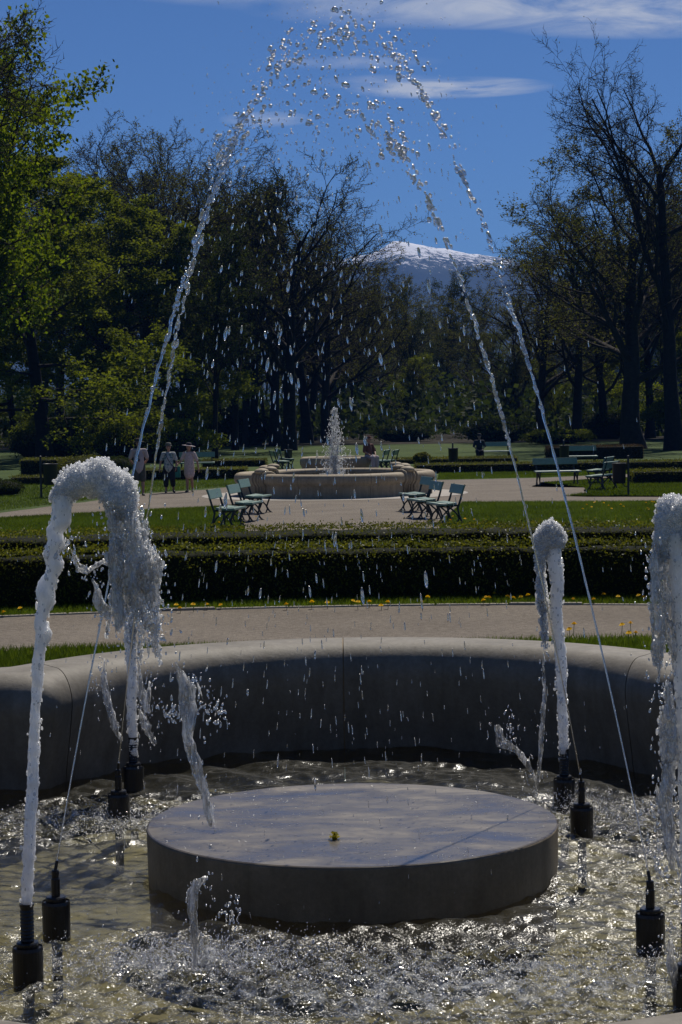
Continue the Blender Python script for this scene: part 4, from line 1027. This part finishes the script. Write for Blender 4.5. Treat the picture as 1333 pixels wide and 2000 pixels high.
# the man with hands behind his back
L1 = {'hip': .90, 'l': ((-.11, -.05, .48), (-.12, .10, .08), (-.1, -1, 0)), 'r': ((.10, -.10, .48), (.10, -.12, .08), (.05, -1, 0))}
A1 = {'l': ((-.27, .06, 1.10), (-.13, .17, .90)), 'r': ((.27, .06, 1.10), (.13, .17, .90))}
def leg_cl(Lg, hz, upto, r0=.115, r1=.10):
    ps = [([(0, 0, hz - .02), (0, 0, hz + .08)], [.148, .142])]
    for s, key in ((-1, 'l'), (1, 'r')):
        a = Vector((s * .085, 0, hz)); b = Vector(Lg[key][0]); c = Vector(Lg[key][1]); pts = [a, a.lerp(b, .5), a.lerp(b, min(1, upto))]; rd = [r0, (r0 + r1) / 2, r1]
        if upto > 1: pts.append(b.lerp(c, upto - 1)); rd.append(r1 * .85)
        ps.append(([p[:] for p in pts], rd))
    return ps
def strap(pts, r, m, nm): 
    def f(t, k, v): 
        bm = bmesh.new(); add_tube(bm, [v(p) for p in pts], r, 6); bm_obj(nm, bm, m, t)
    return f
P1 = G(273, 968); P2 = G(331, 963); P3 = G(371, 961)
def ex1(t, k, v):
    bm = bmesh.new(); add_tube(bm, [v((-.05, -.10, 1.40)), v((-.03, -.17, 1.25)), v((-.02, -.18, 1.12))], .012, 6); add_box(bm, v((-.02, -.19, 1.08)), (.06, .03, .08), .01); bm_obj('camera_strap', bm, M_BAG, t)
person('person', 'man in brown hat, pale shirt and shorts walking with hands behind back', P1, R(12), 1.80, .085, .19, L1, A1, [('shirt', M_SHIRT, shirt(.90, .19, -.10, .75, A1, 1.05)), ('shorts', M_SHORTS, leg_cl(L1, .90, .95))], hat_fn(M_HATB, M_HATB, .17), ex1)
L2 = {'hip': .86, 'l': ((-.10, -.03, .46), (-.10, -.04, .08), (-.1, -1, 0)), 'r': ((.12, -.10, .47), (.15, .10, .10), (.2, -1, 0))}
A2 = {'l': ((-.27, .02, 1.05), (-.30, -.06, .84)), 'r': ((.27, .02, 1.05), (.24, -.10, .86))}
def ex2(t, k, v):
    bm = bmesh.new(); add_tube(bm, [v((-.11, -.10, 1.34)), v((-.03, -.185, 1.15)), v((.10, -.185, .96)), v((.17, -.12, .88))], .010, 6); bm_obj('bag_strap', bm, M_BAG, t)
    bm = bmesh.new(); add_box(bm, v((.21, -.10, .80)), (.16, .07, .17), .02); bm_obj('shoulder_bag', bm, M_BAG, t)
person('person', 'woman in grey cap, teal patterned top and cropped black trousers', P2, R(5), 1.66, .085, .18, L2, A2, [('top', M_PRINT, shirt(.86, .18, -.03, .7, A2, 1.06)), ('trousers', M_NAVY, leg_cl(L2, .86, 1.5, .12, .10))], hat_fn(M_HATG, M_HATG, .125, 0, .10), ex2, 1.1)
L3 = {'hip': .86, 'l': ((-.07, -.04, .46), (-.06, -.08, .08), (-.1, -1, 0)), 'r': ((.08, -.02, .46), (.09, .08, .09), (.15, -1, 0))}
A3 = {'l': ((-.28, .0, 1.08), (-.36, -.10, .98)), 'r': ((.28, .02, 1.06), (.33, -.04, .82))}
def ex3(t, k, v):
    bm = bmesh.new(); add_box(bm, v((-.40, -.10, .70)), (.20, .10, .36), .02); bm_obj('shopping_bag', bm, M_TEAL, t)
    bm = bmesh.new(); add_tube(bm, [v((-.46, -.10, .87)), v((-.40, -.10, .99)), v((-.34, -.10, .87))], .008, 6); bm_obj('bag_handle', bm, M_TEAL, t)
person('person', 'woman in wide brimmed hat and pale tunic carrying a teal bag', P3, R(-8), 1.64, .08, .17, L3, A3, [('tunic', M_DRESS, shirt(.86, .17, -.24, .8, A3, 1.12))], hat_fn(M_HATW, M_HATP, .24, 8, .10), ex3)
LS = {'hip': .55, 'l': ((-.10, -.42, .52), (-.10, -.46, .10), (-.05, -1, 0)), 'r': ((.10, -.42, .52), (.11, -.40, .10), (.05, -1, 0))}
AS = {'l': ((-.26, -.05, .78), (-.14, -.28, .62)), 'r': ((.26, -.05, .78), (.14, -.28, .62))}
p = D(711, 900, 79.8)
person('person', 'woman in rust red jacket and hat sitting on the small round basin', (TC[0] + 1.27, 79.6, .22), R(35), 1.66, .085, .18, LS, AS, [('jacket', M_RED, shirt(.55, .18, -.04, 1.0, AS)), ('trousers', M_SHIRT, leg_cl(LS, .55, 1.8))], hat_fn(M_RED, M_RED, .17))
p = G(937, 901)
person('person', 'person in dark jacket sitting on the distant bench', (p.x, p.y + .05, -.05), R(0), 1.70, .085, .19, LS, AS, [('jacket', M_GREY, shirt(.55, .19, -.04, 1.0, AS)), ('trousers', M_NAVY, leg_cl(LS, .55, 1.8))], hat_fn(M_GREY, M_GREY, .11))

# ---------------------------------------------------------------- trees
def tubes_mesh(branches, name, m, sides_by_level):
    Vs = []; Fs = []; base = 0; by = {}
    for pts, rad, lv in branches: by.setdefault((len(pts), sides_by_level[min(lv, len(sides_by_level) - 1)]), []).append((pts, rad))
    for (n, k), lst in by.items():
        P = np.array([b[0] for b in lst]); Rr = np.array([b[1] for b in lst]); B = len(lst)
        T = np.empty_like(P); T[:, 1:-1] = P[:, 2:] - P[:, :-2]; T[:, 0] = P[:, 1] - P[:, 0]; T[:, -1] = P[:, -1] - P[:, -2]
        T /= np.linalg.norm(T, axis=2, keepdims=True) + 1e-9
        ref = np.where(np.abs(T[:, :1, 2:3]) < .85, np.array([[[0, 0, 1.]]]), np.array([[[1., 0, 0]]])); ref = np.repeat(ref, n, 1)
        n1 = np.cross(T, ref); n1 /= np.linalg.norm(n1, axis=2, keepdims=True) + 1e-9; n2 = np.cross(T, n1)
        a = 2 * np.pi * np.arange(k) / k
        V = P[:, :, None] + (n1[:, :, None] * np.cos(a)[None, None, :, None] + n2[:, :, None] * np.sin(a)[None, None, :, None]) * Rr[:, :, None, None]
        idx = np.arange(B * n * k).reshape(B, n, k); nx = np.roll(idx, -1, 2)
        F = np.stack([idx[:, :-1], nx[:, :-1], nx[:, 1:], idx[:, 1:]], -1).reshape(-1, 4) + base
        Vs.append(V.reshape(-1, 3)); Fs.append(F); base += B * n * k
    return np_mesh(name, np.concatenate(Vs), np.concatenate(Fs), m, True)
def grow(seed, H, tr, spec):
    rg = random.Random(seed); out = []; tips = []
    def rv(): return Vector((rg.gauss(0, 1), rg.gauss(0, 1), rg.gauss(0, 1)))
    def br(p, d, ln, r, lv):
        n = (9, 8, 6, 5, 4)[lv]; pts = [p.copy()]; rad = [r]; d = d.normalized(); q = p.copy(); dirs = [d.copy()]
        endr = r * (.35 if lv == 0 else .22)
        for i in range(1, n):
            d = (d + rv() * spec['wob'][lv] + Vector((0, 0, spec['trop'][lv]))).normalized()
            q = q + d * (ln / (n - 1)); f = i / (n - 1); pts.append(q.copy()); dirs.append(d.copy()); rad.append(r + (endr - r) * f ** .8)
        if lv == 0: rad[0] = r * 1.35
        out.append((np.array([v[:] for v in pts]), np.array(rad), lv))
        if lv >= spec['leaf_lv']:
            for v in pts[1:]: tips.append(v[:])
        if lv >= len(spec['num']): return
        nb = spec['num'][lv]; az = rg.uniform(0, 6.28)
        for k in range(nb):
            t = spec['start'][lv] + (1 - spec['start'][lv]) * ((k + rg.random()) / nb); t = min(t, .995); fi = t * (n - 1); i = int(fi); i2 = min(i + 1, n - 1)
            pp = pts[i].lerp(pts[i2], fi - i); dd = dirs[i2]; az += 2.4 + rg.uniform(-.5, .5)
            a = dd.orthogonal().normalized(); a = Matrix.Rotation(az, 3, dd) @ a
            an = R(spec['ang'][lv] * rg.uniform(.7, 1.3)) * (1 - spec.get('close', .35) * t if lv == 0 else 1)
            nd = dd * math.cos(an) + a * math.sin(an)
            if 'flat' in spec and lv >= 1: nd.z *= spec['flat']
            l2 = ln * spec['len'][lv] * rg.uniform(.7, 1.2) * (1 - spec['taper'][lv] * t)
            rr = (rad[i] + (rad[i2] - rad[i]) * (fi - i)) * spec.get('rr', .62) * rg.uniform(.75, 1.1)
            br(pp, nd, l2, max(rr, spec['minr']), lv + 1)
    for (p0, d0, ln, r) in spec.get('trunks', [((0, 0, -.15), (0, 0, 1), H * spec['trunk'], tr)]):
        br(Vector(p0), Vector(d0), ln, r, 0)
    return out, np.array(tips)
SPEC_DOME = dict(trunk=.72, num=(14, 10, 8, 6), start=(.28, .22, .2, .15), ang=(48, 38, 40, 40), len=(.72, .48, .46, .5), taper=(.45, .35, .35, .3), wob=(.05, .13, .16, .2, .22), trop=(.02, .06, .05, .04, .03), leaf_lv=3, minr=.017, rr=.64)
SPEC_WIDE = dict(trunk=.62, num=(13, 10, 8, 6), start=(.30, .2, .2, .15), ang=(66, 42, 44, 42), len=(.95, .46, .46, .5), taper=(.45, .35, .35, .3), wob=(.06, .15, .18, .22, .24), trop=(.02, .05, .03, .03, .02), leaf_lv=3, minr=.017, rr=.64)
SPEC_LEAFY = dict(trunk=.85, num=(22, 10, 7, 3), start=(.16, .2, .15, .2), ang=(76, 42, 44, 44), len=(.5, .42, .42, .5), taper=(.45, .35, .35, .3), wob=(.03, .11, .15, .2, .2), trop=(.02, .0, -.04, -.05, -.05), leaf_lv=3, minr=.010, flat=.55, rr=.5)
SPEC_SLIM = dict(trunk=.95, num=(20, 8, 7, 4), start=(.28, .2, .2, .2), ang=(48, 36, 40, 40), len=(.36, .48, .48, .5), taper=(.3, .35, .35, .3), wob=(.035, .1, .14, .2, .2), trop=(.03, .05, .04, .03, .02), leaf_lv=3, minr=.017, rr=.55)
PROTO = {}
def proto(key, seed, H, tr, spec, wood, leafm, nleaf, leaf_size):
    br, tips = grow(seed, H, tr, spec); rg = np.random.default_rng(seed)
    top = max(b[0][:, 2].max() for b in br)
    me_t = tubes_mesh([b for b in br if b[2] == 0], 'trunk', wood, (12,))
    me_b = tubes_mesh([b for b in br if b[2] > 0], 'branches', wood, (12, 7, 5, 3, 3))
    me_l = None
    if nleaf:
        P = tips[rg.integers(0, len(tips), nleaf)] + rg.normal(size=(nleaf, 3)) * leaf_size * .9
        V, F = leaf_quads(P, leaf_size, rg, .0, .7); me_l = np_mesh('leaves', V, F, leafm)
    PROTO[key] = (me_t, me_b, me_l, top)
def tree(key, name, label, loc, height, rz=0.0, group=None, wide=1.0):
    me_t, me_b, me_l, top = PROTO[key]; s = height / top
    t = thing(name, label, 'tree', loc, rz, group); t.scale = (s * wide, s * wide, s)
    link(bpy.data.objects.new('trunk', me_t), t); c = link(bpy.data.objects.new('crown', me_b), t)
    if me_l: 
        o = link(bpy.data.objects.new('leaves', me_l), c); o['kind'] = 'stuff'
    return t
proto('dome', 3, 22, .42, SPEC_DOME, M_BARK, M_LEAF_OL, 26000, .10)
proto('dome2', 9, 20, .38, SPEC_DOME, M_BARKD, M_LEAF_OL, 8000, .10)
proto('wide', 14, 20, .50, SPEC_WIDE, M_BARK, M_LEAF_OL, 26000, .11)
proto('oak', 21, 26, .58, SPEC_WIDE, M_BARKD, M_LEAF_OL, 5000, .09)
proto('leafy', 5, 18, .32, SPEC_LEAFY, M_BARKD, M_LEAF_YG, 110000, .15)
proto('maple', 8, 17, .30, SPEC_DOME, M_BARK, M_LEAF_BR, 60000, .17)
proto('slim', 31, 18, .22, SPEC_SLIM, M_BARKD, M_LEAF_DK, 16000, .15)
proto('slimgreen', 33, 16, .20, SPEC_SLIM, M_BARKD, M_LEAF_YG, 24000, .17)
def at(px, Y): p = D(px, 880, Y); return (p.x, Y, 0)
def hgt(px, py, Y): return D(px, py, Y).z
tree('leafy', 'leafy_tree', 'yellow green leafy tree with layered drooping branches, left of the walkers', at(88, 107), hgt(88, 300, 107), .4, wide=1.45)
tree('leafy', 'leafy_tree', 'fresh green leafy tree standing close behind the big layered tree', at(230, 122), hgt(230, 400, 122), 2.4, wide=1.3)
tree('maple', 'maple_tree', 'bright fresh leaved tree reaching in at the left edge', at(-75, 74), hgt(0, -200, 74), 1.1, wide=.9)
tree('dome', 'bare_tree', 'tall bare domed tree with budding twigs behind the leafy trees', at(262, 131), hgt(262, 192, 131), .2, wide=1.25)
tree('dome2', 'bare_tree', 'darker bare tree right beside the tall domed tree', at(372, 128), hgt(372, 225, 128), 1.7, wide=1.3)
tree('slim', 'slim_tree', 'slender dark trunked tree behind the woman in the wide hat', at(420, 109), hgt(420, 420, 109), .7, wide=1.2)
tree('dome2', 'bare_tree', 'bare tree with spreading crown left of the snowy mountain', at(565, 127), hgt(565, 265, 127), 3.9, wide=1.25)
tree('wide', 'bare_tree', 'low spreading bare tree behind the tall far jet', at(640, 150), hgt(620, 430, 150), 2.0, wide=1.0)
tree('wide', 'spreading_tree', 'big spreading budding tree standing before the brown building', at(1238, 118), hgt(1238, 205, 118), 2.6, wide=1.3)
tree('oak', 'old_oak', 'massive dark bare oak at the right edge', at(1318, 113), hgt(1302, 10, 113), .9, wide=.85)
tree('oak', 'bare_tree', 'bare dark tree whose twigs hang in at the top left corner', (-14.0, 62, 0), 17.5, 4.2, wide=1.0)
wood = 'trees of the wood behind the lawns'
woodlab = {'slim': 'slender dark tree in the wood behind the lawns', 'slimgreen': 'slim freshly green tree in the wood behind the lawns', 'dome2': 'bare branching tree in the wood behind the lawns', 'wide': 'wide bare budding tree in the wood behind the lawns', 'leafy': 'leafy green tree in the wood behind the lawns'}
rw = random.Random(4)
for (px, Y, top, key) in ((735, 235, 555, 'slim'), (815, 190, 535, 'slim'), (872, 205, 520, 'slim'), (905, 240, 575, 'slim'), (770, 260, 580, 'dome2'), (845, 270, 590, 'dome2'), (690, 175, 560, 'slim'), (480, 140, 470, 'slim'), (520, 165, 500, 'slimgreen'), (600, 180, 520, 'slim'), (350, 150, 400, 'slimgreen'), (160, 150, 420, 'slim'), (30, 140, 430, 'leafy'), (-40, 125, 380, 'slim'), (455, 175, 520, 'dome2'),
                          (950, 210, 640, 'slimgreen'), (985, 165, 690, 'slim'), (1020, 230, 660, 'slimgreen'), (1090, 160, 700, 'slimgreen'), (1160, 175, 640, 'slim'), (1290, 165, 500, 'slimgreen'), (1350, 150, 420, 'leafy'), (1210, 200, 560, 'slimgreen'), (560, 210, 560, 'slimgreen'), (650, 230, 570, 'slimgreen'), (300, 170, 470, 'dome2'), (210, 180, 430, 'slim'), (90, 175, 380, 'dome2'), (400, 200, 480, 'slim'), (710, 210, 600, 'slimgreen'), (790, 170, 690, 'slimgreen'), (930, 260, 640, 'dome2'), (520, 240, 540, 'slim'), (620, 260, 560, 'dome2'),
    (200, 145, 300, 'dome2'), (330, 160, 330, 'dome2'), (430, 150, 400, 'dome2'), (500, 145, 400, 'dome2'), (610, 160, 470, 'dome2'), (655, 190, 540, 'wide'), (120, 160, 300, 'dome2'), (700, 240, 560, 'wide'), (800, 280, 590, 'wide'), (870, 260, 585, 'wide'), (1340, 190, 300, 'dome2'), (1270, 150, 330, 'dome2'), (1180, 150, 420, 'dome2'), (1110, 250, 690, 'wide'), (1000, 280, 680, 'wide'), (-20, 165, 250, 'dome2'), (560, 150, 330, 'slim'), (460, 130, 330, 'slim'),
    (300, 150, 235, 'dome2'), (420, 160, 280, 'dome2'), (480, 150, 330, 'dome2'), (540, 142, 300, 'dome2'), (600, 150, 375, 'dome2'), (210, 160, 225, 'dome2'), (640, 170, 480, 'dome2'), (1130, 140, 330, 'dome2'), (1060, 150, 440, 'wide'), (1230, 135, 250, 'dome2'), (720, 200, 530, 'wide'), (1010, 170, 560, 'wide')):
    zone = 'behind the walkers' if px < 330 else 'left of the far fountain' if px < 600 else 'behind the far fountain' if px < 720 else 'below the snowy mountain' if px < 960 else 'beside the brown building' if px < 1120 else 'around the old oak'
    tree(key, {'leafy': 'leafy_tree', 'slimgreen': 'slim_tree', 'slim': 'slim_tree'}.get(key, 'bare_tree'), woodlab[key].replace('behind the lawns', zone), at(px, Y), hgt(px, top, Y), rw.uniform(0, 6.28), wood, rw.uniform(.95, 1.35))
# understorey and far wood: one mass
def far_wood():
    rg = np.random.default_rng(9); P = []
    for i in range(1500):
        x = rg.uniform(-62, 72); y = rg.uniform(152, 330)
        top = (2.2 + 5.5 * rg.random() * min(1, (y - 130) / 90)) * (1 + .3 * math.sin(x * .13)); n = 48; c = np.array([x, y, top * .45]); s = np.array([2.6, 2.6, top * .55])
        d = rg.normal(size=(n, 3)); d /= np.linalg.norm(d, axis=1, keepdims=True); P.append(c + d * s * rg.uniform(.5, 1, (n, 1)))
    P = np.concatenate(P); P = P[P[:, 2] > .05]; V, F = leaf_quads(P, .62, rg, 0, .7)
    tag(np_obj('far_wood', V, F, M_LEAF_DK), 'dark green undergrowth of the far wood behind the trunks', 'wood', kind='stuff')
far_wood()
M_LITTER_SHADE = simple('shaded leaf litter', (.03, .026, .016), .95, .1, .4, 1.5)  # litter with the shade under the trees put into its dark colour
bm = bmesh.new(); bm.faces.new([bm.verts.new(v) for v in ((-90, 141, .01), (90, 141, .01), (160, 420, .01), (-160, 420, .01))]); tag(bm_obj('wood_floor', bm, M_LITTER_SHADE), kind='structure')

# ---------------------------------------------------------------- brown building behind the right trees
M_WALLB = simple('brown render', (.14, .105, .085), .9, .2, .15, .5); M_ROOFB = simple('flat roof', (.10, .09, .085), .9); M_GLASS = simple('window glass', (.03, .035, .04), .15, .6); M_FRAME = simple('window frame', (.40, .38, .35), .6)
def building():
    Y = 330; x0 = D(1064, 700, Y).x; x1 = D(1330, 700, Y).x; h = hgt(1100, 618, Y); w = x1 - x0
    t = thing('apartment_building', 'plain brown building behind the big right tree', 'building', (x0, Y, 0))
    bm = bmesh.new(); add_box(bm, (w / 2, 7, h / 2 - .1), (w, 14, h + .2)); bm_obj('wall', bm, M_WALLB, t)
    bm = bmesh.new(); add_box(bm, (w / 2, 7, h + .2), (w + .6, 14.6, .35)); bm_obj('roof', bm, M_ROOFB, t)
    for r in range(5):
        for c in range(7):
            wx, wz = 1.8 + c * (w - 3.2) / 6, 2.0 + r * 2.9
            if wz > h - 1: continue
            bm = bmesh.new(); add_box(bm, (0, 0, 0), (1.5, .12, 1.5)); f = bm_obj('window', bm, M_FRAME, t); f.location = (wx, -.03, wz)
            bm = bmesh.new(); add_box(bm, (0, 0, 0), (1.3, .12, 1.3)); g = bm_obj('pane', bm, M_GLASS, f); g.location = (0, -.02, 0)
building()

# ---------------------------------------------------------------- mountain
def _mount(nt, N, L, out):
    p = principled(N, L, out, .9, .1); ps = world_pos(N)
    sp = N.new('ShaderNodeSeparateXYZ'); L.new(ps, sp.inputs[0])
    n1 = noise_n(N, L, .016, 9, .7, ps, .6); n2 = noise_n(N, L, .09, 7, .75, ps)
    h = N.new('ShaderNodeMapRange'); h.inputs['From Min'].default_value = 215; h.inputs['From Max'].default_value = 335; L.new(sp.outputs['Z'], h.inputs['Value'])
    a = N.new('ShaderNodeMath'); a.operation = 'ADD'; L.new(h.outputs[0], a.inputs[0]); L.new(n1, a.inputs[1])
    b = N.new('ShaderNodeMath'); b.operation = 'MULTIPLY_ADD'; L.new(n2, b.inputs[0]); b.inputs[1].default_value = 1.9; L.new(a.outputs[0], b.inputs[2])
    s = N.new('ShaderNodeMapRange'); s.inputs['From Min'].default_value = 1.92; s.inputs['From Max'].default_value = 2.04; L.new(b.outputs[0], s.inputs['Value'])
    forest = ramp(N, L, n2, [(.3, (.02, .03, .02)), (.7, (.045, .055, .035))])
    L.new(mixc(N, L, s.outputs[0], forest, (.86, .87, .9)), p.inputs['Base Color'])
M_MOUNT = mat('snowy mountain', _mount)
def mountain():
    n, m = 260, 70; xs = np.linspace(-1900, 1900, n); ys = np.linspace(2600, 4700, m); V = []
    Y0 = 4000
    ridge = [(-1900, 150), (-900, 190), (-300, 225), (-40, 282), (50, 296), (85, 308), (112, 322), (150, 312), (200, 303), (280, 290), (400, 262), (520, 215), (700, 165), (1100, 140), (1900, 120)]
    rx, rh = zip(*ridge)
    for y in ys:
        f = max(0, 1 - abs(y - Y0) / 1400) if y < Y0 else max(0, 1 - (y - Y0) / 900)
        for x in xs:
            g = noise.fractal((x / 300, y / 380, 1.7), 1.0, 2.0, 6) ; base = np.interp(x, rx, rh)
            z = base * f ** 1.15 + g * 26 * (1 - .75 * math.exp(-((y - Y0) / 160) ** 2)) * min(1, f * 3)
            if abs(y - Y0) < 60: z += 5 * noise.noise((x / 45, 3.3, 0)) + 2.5 * noise.noise((x / 17, 8.3, 0))
            V.append((x, y, max(-2, z - 2)))
    idx = np.arange(n * m).reshape(m, n); F = np.stack([idx[:-1, :-1], idx[:-1, 1:], idx[1:, 1:], idx[1:, :-1]], -1).reshape(-1, 4)
    tag(np_obj('mountain', V, F, M_MOUNT, smooth=True), kind='structure')
mountain()
HAZE = True
if HAZE:
    def _haze(nt, N, L, out):
        v = N.new('ShaderNodeVolumePrincipled'); v.inputs['Color'].default_value = (.10, .34, 1.0, 1); v.inputs['Density'].default_value = .00014
        v.inputs['Anisotropy'].default_value = 0.0
        L.new(v.outputs[0], out.inputs['Volume'])
    bm = bmesh.new(); add_box(bm, (0, 2300, 169), (4200, 5000, 342)); o = bm_obj('haze', bm, mat('haze', _haze)); tag(o, 'thin blue haze between the park and the mountain', 'haze', kind='stuff')
